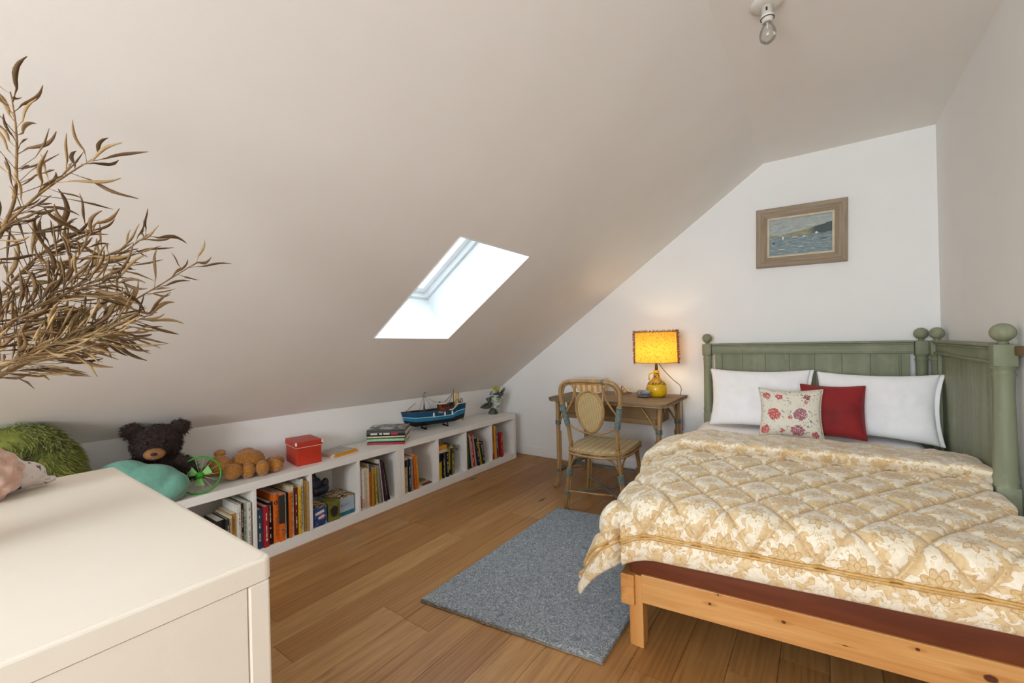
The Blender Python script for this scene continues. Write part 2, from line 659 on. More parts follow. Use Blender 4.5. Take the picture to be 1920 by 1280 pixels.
# wooden rail on the right-hand wall past the bed board
bm = B()
box(bm, (XR - 0.012, 1.93, 1.12), (0.024, 0.98, 0.035), bev=0.004)
struct('trim_1', bm, M_DESKDARK)

# ---------------------------------------------------------------- bookcases along the knee wall
SX, SB, ZT = -2.585, -2.905, 0.455       # front, back, top of the bookcases
def bookcase(y0, y1, divs, label):
    t = thing('bookcase', label, 'bookcase', (SX, y0, 0), 0, 'low white bookcases along the knee wall')
    D = SX - SB
    L = y1 - y0
    def part(name, a, b, z0, z1, x0=-D, x1=0.0, bev=0.0015):
        bm = B()
        box(bm, ((x0 + x1) / 2, (a + b) / 2 - y0, (z0 + z1) / 2), (x1 - x0, b - a, z1 - z0), bev=bev)
        obj(name, bm, M_WHITE, t)
    part('top_board', y0, y1, ZT - 0.045, ZT)
    part('bottom_board', y0, y1, 0.045, 0.065)
    part('plinth', y0, y1, 0.0, 0.046, -0.03, 0.0)
    part('side_panel', y0, y0 + 0.034, 0.06, ZT - 0.044)
    part('side_panel', y1 - 0.038, y1, 0.06, ZT - 0.044)
    part('back_panel', y0 + 0.03, y1 - 0.03, 0.06, ZT - 0.044, -D, -D + 0.006)
    for d in divs:
        part('divider', d - 0.0095, d + 0.0095, 0.06, ZT - 0.044, -D + 0.005, 0.0)
    return t
bookcase(0.66, 2.112, [1.09, 1.414, 1.753], 'low white bookcase carrying the toys, red box and book stack')
bookcase(2.114, 3.607, [2.50, 2.845, 3.21], 'low white bookcase carrying the model boat, beside the gable wall')
bookcase(-0.80, 0.658, [-0.44, -0.07, 0.295], 'low white bookcase behind the chest, carrying the fluffy green cushion')
ZS = 0.065                                # standing height inside the cubbies

# ---------------------------------------------------------------- books
BK = {'white': '#dcd8d0', 'cream': '#d8c9a6', 'black': '#19191c', 'navy': '#1f2a3f', 'blue': '#2f5675', 'red': '#a5202a',
      'dark red': '#6e1a1c', 'orange': '#d96a1d', 'amber': '#dd9a2e', 'yellow': '#d9b62c', 'grey': '#8c8a84', 'gold': '#b08638',
      'tan': '#b79a6b', 'purple': '#3d2233', 'green': '#4f5b2a', 'dark green': '#25402f', 'pink': '#c79a8d', 'sky': '#7fa6bf',
      'brown': '#5b4128', 'lavender': '#a3a0c4', 'teal': '#2c6b7c', 'mint': '#b9cfb9', 'olive': '#6d6f3f', 'mint green': '#9bcf94',
      'charcoal': '#35332f', 'crimson': '#b3202f'}
def book_mat(c):
    return plain('book_' + c.replace(' ', '_'), BK[c], 0.45, 0.08, 60)
M_INK_L = plain('pale_ink', '#ddd6c4', 0.6, 0.03)
M_INK_D = plain('dark_ink', '#2a2522', 0.6, 0.03)
M_INK_M = plain('faded_ink', '#6e6256', 0.6, 0.05)
M_INK_R = plain('red_ink', '#b8323a', 0.6, 0.03)
BOOKGROUP = 'books in the white bookcases'
DARK = {'black', 'navy', 'blue', 'red', 'dark red', 'purple', 'green', 'dark green', 'brown', 'teal', 'charcoal', 'crimson', 'olive'}
def book_parts(t, w, h, d, col, soft=False, print_=True, seed=0, band=None, rng=None):
    """book standing upright: spine towards +x at x=0, thickness along y, height along z"""
    m = book_mat(col)
    c = 0.0012 if soft else 0.0026
    ov = 0.0 if soft else 0.003
    bm = B()
    box(bm, (-d / 2, c / 2, h / 2), (d, c, h))
    box(bm, (-d / 2, w - c / 2, h / 2), (d, c, h))
    # slightly rounded spine
    n = 5
    prof = [(0.35 * w * math.sin(PI * k / n) * (0.12 if soft else 0.22), w * k / n) for k in range(n + 1)]
    pts = [(x, y, 0.0) for x, y in prof] + [(-c, w, 0), (-c, 0, 0)]
    prism(bm, pts, (0, 0, h))
    obj('cover', bm, m, t)
    bm = B()
    box(bm, (-(d - ov - c) / 2 - c * 0.8, w / 2, h / 2), (d - ov - c, max(w - 2 * c, 0.001), h - 2 * ov))
    obj('pages', bm, M_PAPER, t)
    if print_ and w > 0.011:
        rg = random.Random(seed)
        bm = B()
        x = 0.35 * w * (0.12 if soft else 0.22) + 0.0003
        z = h * rg.uniform(0.12, 0.2)
        while z < h * 0.86:
            l = rg.uniform(0.008, 0.03)
            ww = w * rg.uniform(0.12, 0.30)
            box(bm, (x, w / 2, z + l / 2), (0.0006, ww, l))
            z += l + rg.choice([0.004, 0.006, 0.03])
        obj('spine_lettering', bm, M_INK_L if col in DARK else M_INK_M, t, kind='stuff')
    if band:
        bm = B()
        x = 0.35 * w * (0.12 if soft else 0.22)
        box(bm, (x - 0.006, w / 2, h * band[1]), (0.014, w + 0.0008, h * band[2]))
        obj('spine_band', bm, book_mat(band[0]), t)

def shelf_row(start, items, where, seed, front=-0.012):
    """items: (desc, colour, thickness, height, depth, lean_deg, soft, extra) laid from y=start"""
    y = start
    pa, ph_ = 0.0, 0.35
    names = [i[0] for i in items]
    for k, it in enumerate(items):
        desc, col, w, h, d, lean, soft = it[:7]
        ex = it[7] if len(it) > 7 else {}
        a = math.radians(lean)
        y += max(ex.get('gap', 0.0), min(h, ph_) * (math.tan(a) - math.tan(pa)) + 0.0006)
        pa, ph_ = a, h
        nb = names[k - 1] if k else names[k + 1]
        lab = f"{desc} beside the {nb}, {where}"
        a = math.radians(lean)
        t = thing('book', lab, 'book', (0, 0, 0), 0, BOOKGROUP)
        # positive lean tips the head away from the gable (towards -y)
        fx = SX + front + ex.get('dx', 0.0) + 0.010 * math.sin(seed * 3 + k * 2.1)
        t.location = (fx, y, ZS + (w * math.sin(-a) if a < 0 else 0) + 0.0002)
        t.rotation_euler = (a, 0, 0)
        book_parts(t, w, h, d, col, soft, ex.get('print', True), seed * 31 + k, ex.get('band'))
        y += (w / math.cos(a)) + 0.0008
    return y

# cubby under the green fan toy
W1 = 'cubby below the green fan toy'
shelf_row(0.780, [
    ('short white paperback', 'white', 0.016, 0.17, 0.13, 0, True),
    ('short grey paperback', 'grey', 0.018, 0.17, 0.13, 0, True),
    ('short cream paperback', 'cream', 0.020, 0.175, 0.13, 0, True),
    ('short crimson paperback', 'crimson', 0.022, 0.178, 0.13, 0, True),
    ('short dark red paperback', 'dark red', 0.018, 0.18, 0.13, 0, True),
    ('short white-and-black paperback', 'black', 0.010, 0.18, 0.13, 0, True),
    ('short red paperback', 'red', 0.014, 0.182, 0.13, 0, True),
    ('thick black hardback', 'black', 0.040, 0.225, 0.17, 0, False),
    ('slim charcoal book', 'charcoal', 0.013, 0.225, 0.17, 0, False),
    ('cream spined book', 'cream', 0.013, 0.235, 0.18, 0, True),
    ('gold spined book', 'gold', 0.024, 0.24, 0.18, 0, True),
    ('tall white book', 'white', 0.016, 0.285, 0.20, 0, False),
    ('tall purple book', 'purple', 0.015, 0.285, 0.20, 0, False),
    ('tall mint book', 'mint', 0.016, 0.29, 0.20, 0, True),
    ('tall pale book', 'white', 0.014, 0.28, 0.20, 0, True)], W1, 1)
# cubby under the tan teddy
W2 = 'cubby below the tan teddy'
shelf_row(1.1005, [
    ('thick blue hardback', 'blue', 0.033, 0.222, 0.17, 0, False),
    ('bright red hardback', 'red', 0.027, 0.232, 0.17, 0, False),
    ('thick black book', 'black', 0.028, 0.243, 0.18, 0, False),
    ('orange book with emblem', 'orange', 0.029, 0.280, 0.22, 0, False, {'emblem': 1}),
    ('grey-over-orange book', 'orange', 0.029, 0.275, 0.22, 0, False, {'band': ('charcoal', 0.68, 0.60), 'print': True}),
    ('plain white book', 'white', 0.015, 0.270, 0.22, 0, False),
    ('slim black book', 'black', 0.009, 0.270, 0.21, 0, False),
    ('slim orange book', 'orange', 0.015, 0.270, 0.21, 0, True),
    ('tall cream book', 'cream', 0.018, 0.300, 0.23, 0, False),
    ('dark red hardback', 'dark red', 0.021, 0.285, 0.20, 0, False),
    ('yellow paperback', 'yellow', 0.014, 0.285, 0.20, 0, True),
    ('tallest white book', 'white', 0.021, 0.325, 0.24, 0, False),
    ('tall brown-gold book', 'gold', 0.014, 0.312, 0.24, 0, False),
    ('slim tan book', 'tan', 0.010, 0.305, 0.24, 0, True)], W2, 2)
# cubby under the book stack
W4 = 'cubby below the book stack'
shelf_row(1.768, [
    ('white magazine', 'white', 0.012, 0.275, 0.21, 0, True, {'print': False, 'band': ('pink', 0.2, 0.3)}),
    ('second white magazine', 'white', 0.012, 0.278, 0.21, 0, True, {'print': False, 'band': ('pink', 0.16, 0.22)}),
    ('pale grey magazine', 'white', 0.012, 0.28, 0.21, 0, True, {'print': False}),
    ('worn white magazine', 'white', 0.012, 0.28, 0.21, 0, True, {'print': False}),
    ('creamy magazine', 'cream', 0.012, 0.275, 0.21, 0, True, {'print': False}),
    ('tan folder', 'tan', 0.010, 0.300, 0.23, 0, True),
    ('orange book with blue head', 'orange', 0.014, 0.285, 0.22, 0, True, {'band': ('blue', 0.93, 0.14)}),
    ('golden book', 'gold', 0.014, 0.268, 0.22, 0, True),
    ('dark green book', 'dark green', 0.010, 0.270, 0.22, 1, True),
    ('bright yellow book', 'yellow', 0.016, 0.262, 0.21, 2, True, {'gap': 0.003}),
    ('grey paperback', 'grey', 0.012, 0.270, 0.21, 4, True, {'gap': 0.008}),
    ('brown book', 'brown', 0.010, 0.285, 0.22, 5, True, {'gap': 0.004}),
    ('tall white paperback', 'white', 0.009, 0.312, 0.23, 6, True, {'gap': 0.003}),
    ('pink-edged purple book', 'purple', 0.011, 0.300, 0.23, 7, False, {'gap': 0.004}),
    ('glossy black book', 'black', 0.013, 0.298, 0.23, 8, False, {'gap': 0.004}),
    ('slim charcoal hardback', 'charcoal', 0.009, 0.285, 0.23, 9, False, {'gap': 0.004})], W4, 4)
# first cubby of the second bookcase
W5 = 'cubby with the flat booklets'
shelf_row(2.153, [
    ('tan book with black head', 'tan', 0.022, 0.262, 0.19, 0, True, {'band': ('black', 0.86, 0.2)}),
    ('white paperback', 'white', 0.017, 0.262, 0.19, 0, True),
    ('navy hardback', 'navy', 0.018, 0.25, 0.18, 0, False),
    ('grey novel', 'grey', 0.017, 0.25, 0.18, 1, True),
    ('slim white novel', 'white', 0.009, 0.258, 0.18, 2, True),
    ('thick orange novel', 'orange', 0.020, 0.27, 0.18, 3, True, {'gap': 0.002}),
    ('amber novel', 'amber', 0.012, 0.265, 0.18, 4, True, {'gap': 0.003})], W5, 5)
for k, (c, desc) in enumerate((('brown', 'thin brown booklet lying flat, bottom of its small pile'), ('pink', 'thin pink booklet lying flat, middle of its small pile'), ('olive', 'thin olive booklet lying flat, top of its small pile'))):
    t = thing('booklet', desc, 'book', (SX - 0.03 - 0.02 * k, 2.352, ZS + 0.010 + 0.0102 * k), 0, BOOKGROUP)
    t.rotation_euler = (-PI / 2, 0, 0.06 * k)
    book_parts(t, 0.010, 0.10 - 0.012 * k, 0.15, c, True, False)
# cubby of yellow-and-black volumes
W6 = 'cubby with the amber box'
yb = shelf_row(2.516, [
    ('black volume', 'black', 0.014, 0.205, 0.15, 0, True),
    ('black-headed yellow volume', 'yellow', 0.015, 0.205, 0.15, 0, True, {'band': ('black', 0.85, 0.3), 'print': False}),
    ('slim black volume', 'black', 0.008, 0.21, 0.15, 0, True),
    ('broad yellow volume', 'yellow', 0.018, 0.21, 0.15, 0, True, {'band': ('black', 0.85, 0.3), 'print': False}),
    ('second black volume', 'black', 0.012, 0.21, 0.15, 0, True),
    ('slim yellow volume', 'yellow', 0.013, 0.212, 0.15, 0, True, {'band': ('black', 0.86, 0.28), 'print': False}),
    ('pale green volume', 'mint', 0.010, 0.212, 0.15, 0, True),
    ('thick black volume', 'black', 0.026, 0.215, 0.15, 0, True),
    ('black-footed yellow volume', 'yellow', 0.014, 0.225, 0.15, 0, True, {'band': ('black', 0.1, 0.2), 'print': False}),
    ('yellow annual', 'yellow', 0.017, 0.232, 0.15, 0, True, {'band': ('black', 0.12, 0.18), 'print': False}),
    ('dark green volume', 'dark green', 0.009, 0.232, 0.15, 0, True),
    ('tall yellow annual', 'yellow', 0.022, 0.24, 0.15, 0, True, {'band': ('black', 0.86, 0.2), 'print': False}),
    ('charcoal annual', 'charcoal', 0.012, 0.245, 0.15, 0, True)], W6, 6, -0.03)
# a box lying on top of the volumes and a dark scarf over them
t = thing('card_box', 'amber and white card box lying on the black and yellow volumes', 'box', (SX - 0.105, 2.575, ZS + 0.2135), 0.05)
bm = B()
box(bm, (0, 0, 0.012), (0.15, 0.10, 0.024), bev=0.002)
obj('tray', bm, M_PAPER, t)
bm = B()
box(bm, (0, 0, 0.042), (0.155, 0.105, 0.036), bev=0.003)
obj('lid', bm, book_mat('amber'), t)
bm = B()
def scarf(u, v):
    y = 2.655 + 0.105 * u
    x = SX - 0.03 - 0.13 * (1 - v)
    z = ZS + 0.2465 + 0.006 * math.sin(u * 9 + v * 4) + 0.004 * math.sin(v * 11)
    if v > 0.8:
        z -= 0.05 * ((v - 0.8) / 0.2) ** 1.6 * (0.3 + 0.5 * math.sin(u * 5) ** 2)
        x += 0.004 * (v - 0.8) / 0.2
    return Vector((x, y, z))
grid(bm, scarf, 18, 18)
tag(obj('scarf', bm, plain('patterned_scarf', '#6a655c', 0.8, 0.6, 60), smooth=True), 'black and white patterned scarf draped over the black and yellow volumes', 'scarf')
o = bpy.data.objects['scarf']
o.modifiers.new('s', 'SOLIDIFY').thickness = 0.003
W7 = 'cubby of leaning books'
shelf_row(2.862, [
    ('thin green book', 'green', 0.008, 0.315, 0.22, 3, True),
    ('second thin green book', 'olive', 0.008, 0.300, 0.22, 5, True, {'gap': 0.006}),
    ('thin dark green book', 'dark green', 0.007, 0.29, 0.22, 6, True, {'gap': 0.006}),
    ('pale pink book', 'pink', 0.015, 0.305, 0.22, 7, True, {'gap': 0.004}),
    ('thick crimson book', 'crimson', 0.034, 0.312, 0.22, 7, False, {'gap': 0.004}),
    ('dusty pink book', 'pink', 0.009, 0.29, 0.21, 8, True, {'gap': 0.004}),
    ('navy book', 'navy', 0.022, 0.262, 0.2, 9, True, {'gap': 0.016}),
    ('dark red book', 'dark red', 0.009, 0.262, 0.2, 10, True, {'gap': 0.006}),
    ('yellow-spined book', 'yellow', 0.010, 0.258, 0.2, 11, True, {'gap': 0.006}),
    ('thick dark green book', 'dark green', 0.026, 0.205, 0.16, 11, False, {'gap': 0.012}),
    ('slim maroon book', 'dark red', 0.010, 0.215, 0.16, 8, True, {'gap': 0.008})], W7, 7)
W8 = 'last cubby before the gable wall'
shelf_row(3.222, [
    ('spotted red book', 'red', 0.030, 0.332, 0.22, 2, True, {'band': ('tan', 0.35, 0.35)}),
    ('amber book', 'amber', 0.020, 0.320, 0.22, 3, True, {'gap': 0.004}),
    ('teal book', 'teal', 0.017, 0.290, 0.21, 2, True, {'gap': 0.008, 'band': ('navy', 0.18, 0.3)}),
    ('lavender book', 'lavender', 0.015, 0.29, 0.21, 3, True, {'gap': 0.003}),
    ('red-orange hardback', 'red', 0.024, 0.245, 0.17, 3, False, {'gap': 0.022}),
    ('orange hardback', 'orange', 0.018, 0.24, 0.17, 4, False, {'gap': 0.003}),
    ('cream novel', 'cream', 0.010, 0.24, 0.16, 5, True, {'gap': 0.004})], W8, 8)
# round emblem on the orange book
for o in list(bpy.data.objects):
    if o.get('label', '').startswith('orange book with emblem'):
        bm = B()
        lathe(bm, [(0.0, 0.0), (0.0105, 0.0), (0.0105, 0.0016), (0.0, 0.0016)], 16)
        e = obj('emblem', bm, M_INK_D, o)
        e.rotation_euler = (0, PI / 2, 0)
        e.location = (0.0012, 0.0145, 0.232)
        bm = B()
        lathe(bm, [(0.0, 0.0), (0.0045, 0.0), (0.0045, 0.001), (0.0, 0.001)], 12)
        e2 = obj('emblem_centre', bm, book_mat('sky'), e)
        e2.location = (0, 0, 0.0014)

# ---------------------------------------------------------------- boxes and bag in the game cubby
def mat_print(name, base, inks, scale=22, thr=0.52):
    t = NT(name)
    v = t.pos(kind='object')
    c = srgb(base)
    for k, ink in enumerate(inks):
        n = t.noise(t.pos(kind='object', loc=(k * 3.1, k * 1.7, k * 5.3)), scale * (1 + 0.35 * k), 2, 0.5, 0.6)
        c = t.mix(t.ramp(n, [(thr + 0.03 * k, (0, 0, 0)), (thr + 0.03 * k + 0.03, (1, 1, 1))]), c, srgb(ink))
    t.col(c)
    t.set(Roughness=0.4)
    return t.m
M_MOSAIC = mat_print('puzzle_lid_print', '#2a1f16', ['#c9a56a', '#7c5b33', '#d8cdb8'], 26, 0.5)
t = thing('game_box', 'blue illustrated game box at the front of the game cubby', 'box', (SX - 0.088, 1.478, ZS), 0.0)
bm = B(); box(bm, (0, 0, 0.058), (0.15, 0.088, 0.116), bev=0.002); obj('body', bm, mat_print('blue_game_print', '#1f4f8e', ['#17356b', '#7fb6d6', '#b05a8c'], 22, 0.56), t)
bm = B(); box(bm, (0.0757, -0.004, 0.085), (0.001, 0.060, 0.016), (0.18, 0, 0)); box(bm, (0.0757, 0.006, 0.055), (0.001, 0.040, 0.014), (0.2, 0, 0)); obj('title_print', bm, M_INK_L, t)
bm = B(); box(bm, (0, 0, 0.119), (0.152, 0.09, 0.006)); obj('lid_print', bm, M_MOSAIC, t)
t = thing('card_game_box', 'olive green card box with dark emblem between the game boxes', 'box', (SX - 0.058, 1.574, ZS), 0.0)
bm = B(); box(bm, (0, 0, 0.064), (0.09, 0.082, 0.128), bev=0.002); obj('body', bm, plain('olive_box_print', '#6c6a2b', 0.5, 0.12, 25), t)
bm = B()
prism(bm, [(0.0452, 0.026 * math.cos(a) * (1 + 0.2 * math.sin(5 * a)), 0.062 + 0.036 * math.sin(a)) for a in [2 * PI * k / 14 for k in range(14)]], (0.0008, 0, 0))
obj('emblem', bm, M_INK_D, t)
t = thing('puzzle_box', 'pale blue puzzle box with brown mosaic lid', 'box', (SX - 0.125, 1.657, ZS), 0.0)
bm = B(); box(bm, (0, 0, 0.060), (0.19, 0.148, 0.12), bev=0.002); obj('body', bm, plain('pale_blue_card', '#a9bccb', 0.5, 0.06, 14), t)
bm = B(); box(bm, (0.0955, 0, 0.014), (0.001, 0.148, 0.026)); obj('blue_base_strip', bm, book_mat('teal'), t)
bm = B(); box(bm, (-0.002, 0, 0.123), (0.196, 0.152, 0.008), bev=0.001); obj('lid', bm, M_MOSAIC, t)
bm = B()
tube(bm, catmull([(0.096, -0.035, 0.068), (0.096, -0.022, 0.080), (0.096, -0.018, 0.062), (0.096, -0.006, 0.078), (0.096, 0.000, 0.062), (0.096, 0.010, 0.080), (0.096, 0.018, 0.066), (0.096, 0.034, 0.082)], 5), 0.0016, 5)
obj('scrolled_mark', bm, plain('grey_ink', '#7d8896', 0.6), t)
t = thing('drawstring_bag', 'dark navy fabric bag slumped on the game boxes', 'bag', (SX - 0.20, 1.575, ZS + 0.1305), 0.0)
me = blob('bag', [((0, 0, 0.035), (0.05, 0.075, 0.04)), ((-0.01, -0.02, 0.075), (0.035, 0.045, 0.05)), ((-0.01, -0.028, 0.115), (0.018, 0.022, 0.035)), ((0.0, 0.05, 0.07), (0.02, 0.024, 0.035))], 0.005, 4)
obj('body', me, mat_print('navy_fabric', '#232c3d', ['#1a2030', '#51304c'], 16, 0.55), t)
bm = B(); tube(bm, catmull([(-0.02, -0.035, 0.14), (-0.01, -0.052, 0.15), (0.0, -0.045, 0.16), (-0.005, -0.02, 0.16), (-0.01, -0.02, 0.145)], 5), 0.004, 6); obj('strap', bm, M_BLACK, t, True)

# ---------------------------------------------------------------- things on top of the bookcases
# red storage box
t = thing('storage_box', 'bright red cardboard box with lid and white label', 'box', (-2.752, 1.463, ZT), -0.17)
M_REDBOX = plain('red_card', '#b8321c', 0.45, 0.05, 12)
bm = B(); box(bm, (0, 0, 0.062), (0.205, 0.150, 0.124), bev=0.003); obj('body', bm, M_REDBOX, t)
bm = B(); box(bm, (0, 0, 0.132), (0.216, 0.161, 0.034), bev=0.003); obj('lid', bm, M_REDBOX, t)
bm = B(); 
for sy in (-1, 1):
    box(bm, (0, sy * 0.0808, 0.1145), (0.212, 0.0008, 0.0025))
for sx in (-1, 1):
    box(bm, (sx * 0.1083, 0, 0.1145), (0.0008, 0.157, 0.0025))
obj('lid_edge', bm, M_INK_L, t)
for (x, y) in ((0.1075, -0.0805), (0.1075, 0.0805), (-0.1075, -0.0805)):
    bm = B()
    box(bm, (x * 0.985, y * 0.985, 0.1385), (0.010, 0.010, 0.020), bev=0.002)
    obj('metal_corner', bm, plain('white_metal_corner', '#e6e2da', 0.4), t)
# zebra cover magazine and yellow book under it
def flat_book(label, loc, rz, w, h, d, col, top=None, soft=True, pr=False, name='book'):
    """flat book: h along y, d along x, thickness w up, spine at +x"""
    t = thing(name, label, 'book', (loc[0], loc[1], loc[2]), 0, 'books lying on top of the bookcases')
    t.matrix_world = Matrix.Translation(loc) @ Matrix.Rotation(rz, 4, 'Z') @ Matrix.Rotation(-PI / 2, 4, 'X') @ Matrix.Translation((d / 2, -w, -h / 2))
    book_parts(t, w, h, d, col, soft, pr, 3)
    if top:
        bm = B()
        box(bm, (-d / 2, -0.0003, h / 2), (d - 0.002, 0.0006, h - 0.002))
        obj('cover_print', bm, top, t)
    return t
def mat_stripes(name, a, b, scale):
    t = NT(name)
    v = t.pos(kind='object', rot=(0, 0.6, 0))
    w = t.node('ShaderNodeTexWave', wave_type='BANDS', bands_direction='Z')
    t.link(v, w.inputs[0])
    w.inputs['Scale'].default_value = scale
    w.inputs['Distortion'].default_value = 3.5
    w.inputs['Detail'].default_value = 1
    t.col(t.ramp(w.outputs[0], [(0.45, srgb(a)), (0.55, srgb(b))]))
    t.set(Roughness=0.35)
    return t.m
flat_book('amber-edged book lying under the zebra-striped one', (-2.742, 1.70, ZT), 0.12, 0.012, 0.20, 0.17, 'amber')
flat_book('zebra-striped book lying beside the red box', (-2.748, 1.695, ZT + 0.0122), 0.20, 0.009, 0.19, 0.165, 'amber', mat_stripes('zebra_print', '#1d1a17', '#e6e0d2', 14))
# stack of large books
st = [(0.014, 0.295, 0.235, 'crimson', 'crimson book at the bottom of the tall stack', 0.0, True),
      (0.012, 0.290, 0.230, 'navy', 'navy book second from the bottom of the stack', 0.02, True),
      (0.017, 0.292, 0.235, 'mint green', 'mint green book in the middle of the stack', -0.02, True),
      (0.008, 0.300, 0.240, 'dark green', 'dark green book above the mint green one in the stack', 0.04, True),
      (0.011, 0.290, 0.235, 'cream', 'cream book with pink edge below the big black ones in the stack', 0.03, True),
      (0.036, 0.300, 0.240, 'black', 'thick black lettered hardback second from the top of the stack', 0.02, False),
      (0.012, 0.300, 0.245, 'charcoal', 'black and white comic book on top of the stack', 0.05, False)]
z = ZT
M_COMIC = mat_print('comic_cover_print', '#2b2826', ['#c8c8c4', '#8f8d8a', '#55504c'], 13, 0.5)
for w, h, d, c, lab, r, soft in st:
    t = flat_book(lab, (-2.728, 2.125, z), r - 0.90, w, h - 0.015, d - 0.02, c, M_COMIC if c == 'charcoal' else None, soft)
    if w > 0.03:
        bm = B()
        x = 0.35 * w * 0.22 + 0.0008
        for a, l in ((0.03, 0.05), (0.095, 0.02), (0.125, 0.045)):
            box(bm, (x, w / 2, a + l / 2), (0.001, 0.012, l))
        obj('title_lettering', bm, M_INK_L, t, kind='stuff')
        bm = B()
        box(bm, (x, w / 2, 0.205), (0.001, 0.015, 0.05))
        obj('red_title', bm, M_INK_R, t)
    z += w + 0.0003

# model fishing boat, bow towards -y
t = thing('model_boat', 'blue model fishing boat with masts on a small stand', 'model boat', (-2.815, 2.71, ZT), -0.30)
def hull_pt(s, a, full=1.0):
    """s 0 bow .. 1 stern, a 0 keel .. 1 rail"""
    y = -0.295 + 0.57 * s
    beam = 0.082 * (math.sin(min(1, s * 1.5 + 0.02) * PI / 2) ** 0.8) * (1 - 0.30 * max(0, (s - 0.7) / 0.3) ** 2)
    sheer = 0.150 + 0.012 * (1 - s) ** 3 + 0.045 * max(0, min(1, (s - 0.74) / 0.10))
    keel = 0.028 + 0.035 * max(0, 0.16 - s) / 0.16 + 0.02 * max(0, s - 0.85) / 0.15
    z = keel + (sheer - keel) * a
    x = beam * (a ** 0.45) * full
    yy = y - 0.03 * (1 - s) ** 4 * a
    return x, yy, z
def hull_band(a0, a1, mat, name, parent, off=0.0):
    bm = B()
    def fn(u, v):
        k = 2 * u - 1
        s = v
        # u runs over port rail -> keel -> starboard
        a = a0 + (a1 - a0) * abs(k)
        x, y, z = hull_pt(s, max(a, 1e-4))
        return Vector(((x + off) * (1 if k > 0 else -1), y, z))
    grid(bm, fn, 16, 30)
    bmesh.ops.remove_doubles(bm, verts=bm.verts, dist=1e-6)
    return obj(name, bm, mat, parent, True)
M_BLUE1 = plain('bright_blue_hull', '#1f7ba3', 0.35, 0.04)
M_BLUE2 = plain('deep_blue_hull', '#0d4a6c', 0.35, 0.04)
M_WOOD = plain('brown_boat_wood', '#6a4526', 0.5, 0.15, 40)
M_BOATW = plain('boat_white', '#e3e0d6', 0.4, 0.02)
hull_band(0.0, 0.34, M_BLACK, 'lower_hull', t)
def side_band(a0, a1, mat, name, off):
    bm = B()
    for sg in (-1, 1):
        def fn(u, v):
            x, y, z = hull_pt(v, a0 + (a1 - a0) * u)
            return Vector((sg * (x + off), y, z))
        grid(bm, fn, 4, 30)
    # transom
    q = [hull_pt(1.0, a0), hull_pt(1.0, a1)]
    bm.faces.new([bm.verts.new(p) for p in ((-q[0][0] - off, q[0][1], q[0][2]), (q[0][0] + off, q[0][1], q[0][2]), (q[1][0] + off, q[1][1], q[1][2]), (-q[1][0] - off, q[1][1], q[1][2]))])
    return obj(name, bm, mat, t, True)
side_band(0.34, 0.62, M_BLUE1, 'blue_band', 0.0005)
side_band(0.62, 1.0, M_BLUE2, 'upper_hull', 0.0)
bm = B()
for sg in (-1, 1):
    tube(bm, [(sg * (hull_pt(s, 0.62)[0] + 0.001), hull_pt(s, 0.62)[1], hull_pt(s, 0.62)[2]) for s in [k / 24 for k in range(25)]], 0.0035, 6)
obj('rubbing_strake', bm, plain('pale_blue_trim', '#b6d3e0', 0.4), t, True)
bm = B()
for sg in (-1, 1):
    tube(bm, [(sg * hull_pt(s, 1.0)[0], hull_pt(s, 1.0)[1], hull_pt(s, 1.0)[2] + 0.002) for s in [k / 24 for k in range(17)]], 0.003, 6)
obj('bulwark_rail', bm, M_WOOD, t, True)
bm = B()
for sg in (-1, 1):
    tube(bm, [(sg * hull_pt(s, 1.0)[0], hull_pt(s, 1.0)[1], hull_pt(s, 1.0)[2] + 0.003) for s in [0.68 + 0.32 * k / 10 for k in range(11)]], 0.0045, 6)
tube(bm, [(-hull_pt(1, 1)[0], hull_pt(1, 1)[1], hull_pt(1, 1)[2] + 0.003), (hull_pt(1, 1)[0], hull_pt(1, 1)[1], hull_pt(1, 1)[2] + 0.003)], 0.0045, 6)
obj('stern_rail', bm, M_BOATW, t, True)
bm = B()
grid(bm, lambda u, v: Vector(((2 * u - 1) * hull_pt(v, 0.86)[0], hull_pt(v, 0.86)[1], hull_pt(v, 0.86)[2])), 4, 24)
obj('deck', bm, M_WOOD, t)
wh = B(); box(wh, (0, 0.07, 0.175), (0.078, 0.085, 0.060), bev=0.004)
w = obj('wheelhouse', wh, plain('rust_red_cabin', '#7c3d24', 0.5, 0.2, 40), t)
bm = B(); box(bm, (0, 0.045, 0.209), (0.092, 0.085, 0.010), bev=0.003); obj('wheelhouse_roof', bm, M_BOATW, w)
for k, yy in enumerate((0.045, 0.07, 0.095)):
    bm = B(); box(bm, (0.0392, yy, 0.183), (0.002, 0.015, 0.020)); obj('wheelhouse_window', bm, M_BLACK, w)
def mast(name, pts, r, mat=M_WOOD):
    bm = B(); tube(bm, pts, r, 6); return obj(name, bm, mat, t, True)
mast('foremast', [(0, -0.115, 0.125), (0, -0.115, 0.315)], [0.006, 0.003], plain('weathered_mast', '#8d8574', 0.6))
mast('aft_mast', [(0, 0.18, 0.125), (0, 0.18, 0.325)], [0.0045, 0.003])
mast('aft_mast', [(0, 0.235, 0.15), (0, 0.235, 0.29)], [0.004, 0.003])
mast('boom', [(0, 0.178, 0.29), (0, 0.075, 0.20)], 0.0025)
mast('boom', [(0.0, 0.17, 0.27), (0.02, 0.11, 0.195)], 0.0025)
mast('bowsprit', [(0, -0.16, 0.165), (0, -0.33, 0.168)], [0.006, 0.004], M_BLACK)
mast('net_pole', [(0.0, -0.29, 0.168), (0.01, -0.20, 0.235)], 0.002)
bm = B(); tube(bm, catmull([(0, 0.02, 0.14), (0, 0.02, 0.20), (0, 0.035, 0.222), (0, 0.055, 0.20)], 5), 0.003, 6); obj('davit', bm, M_BLACK, t, True)
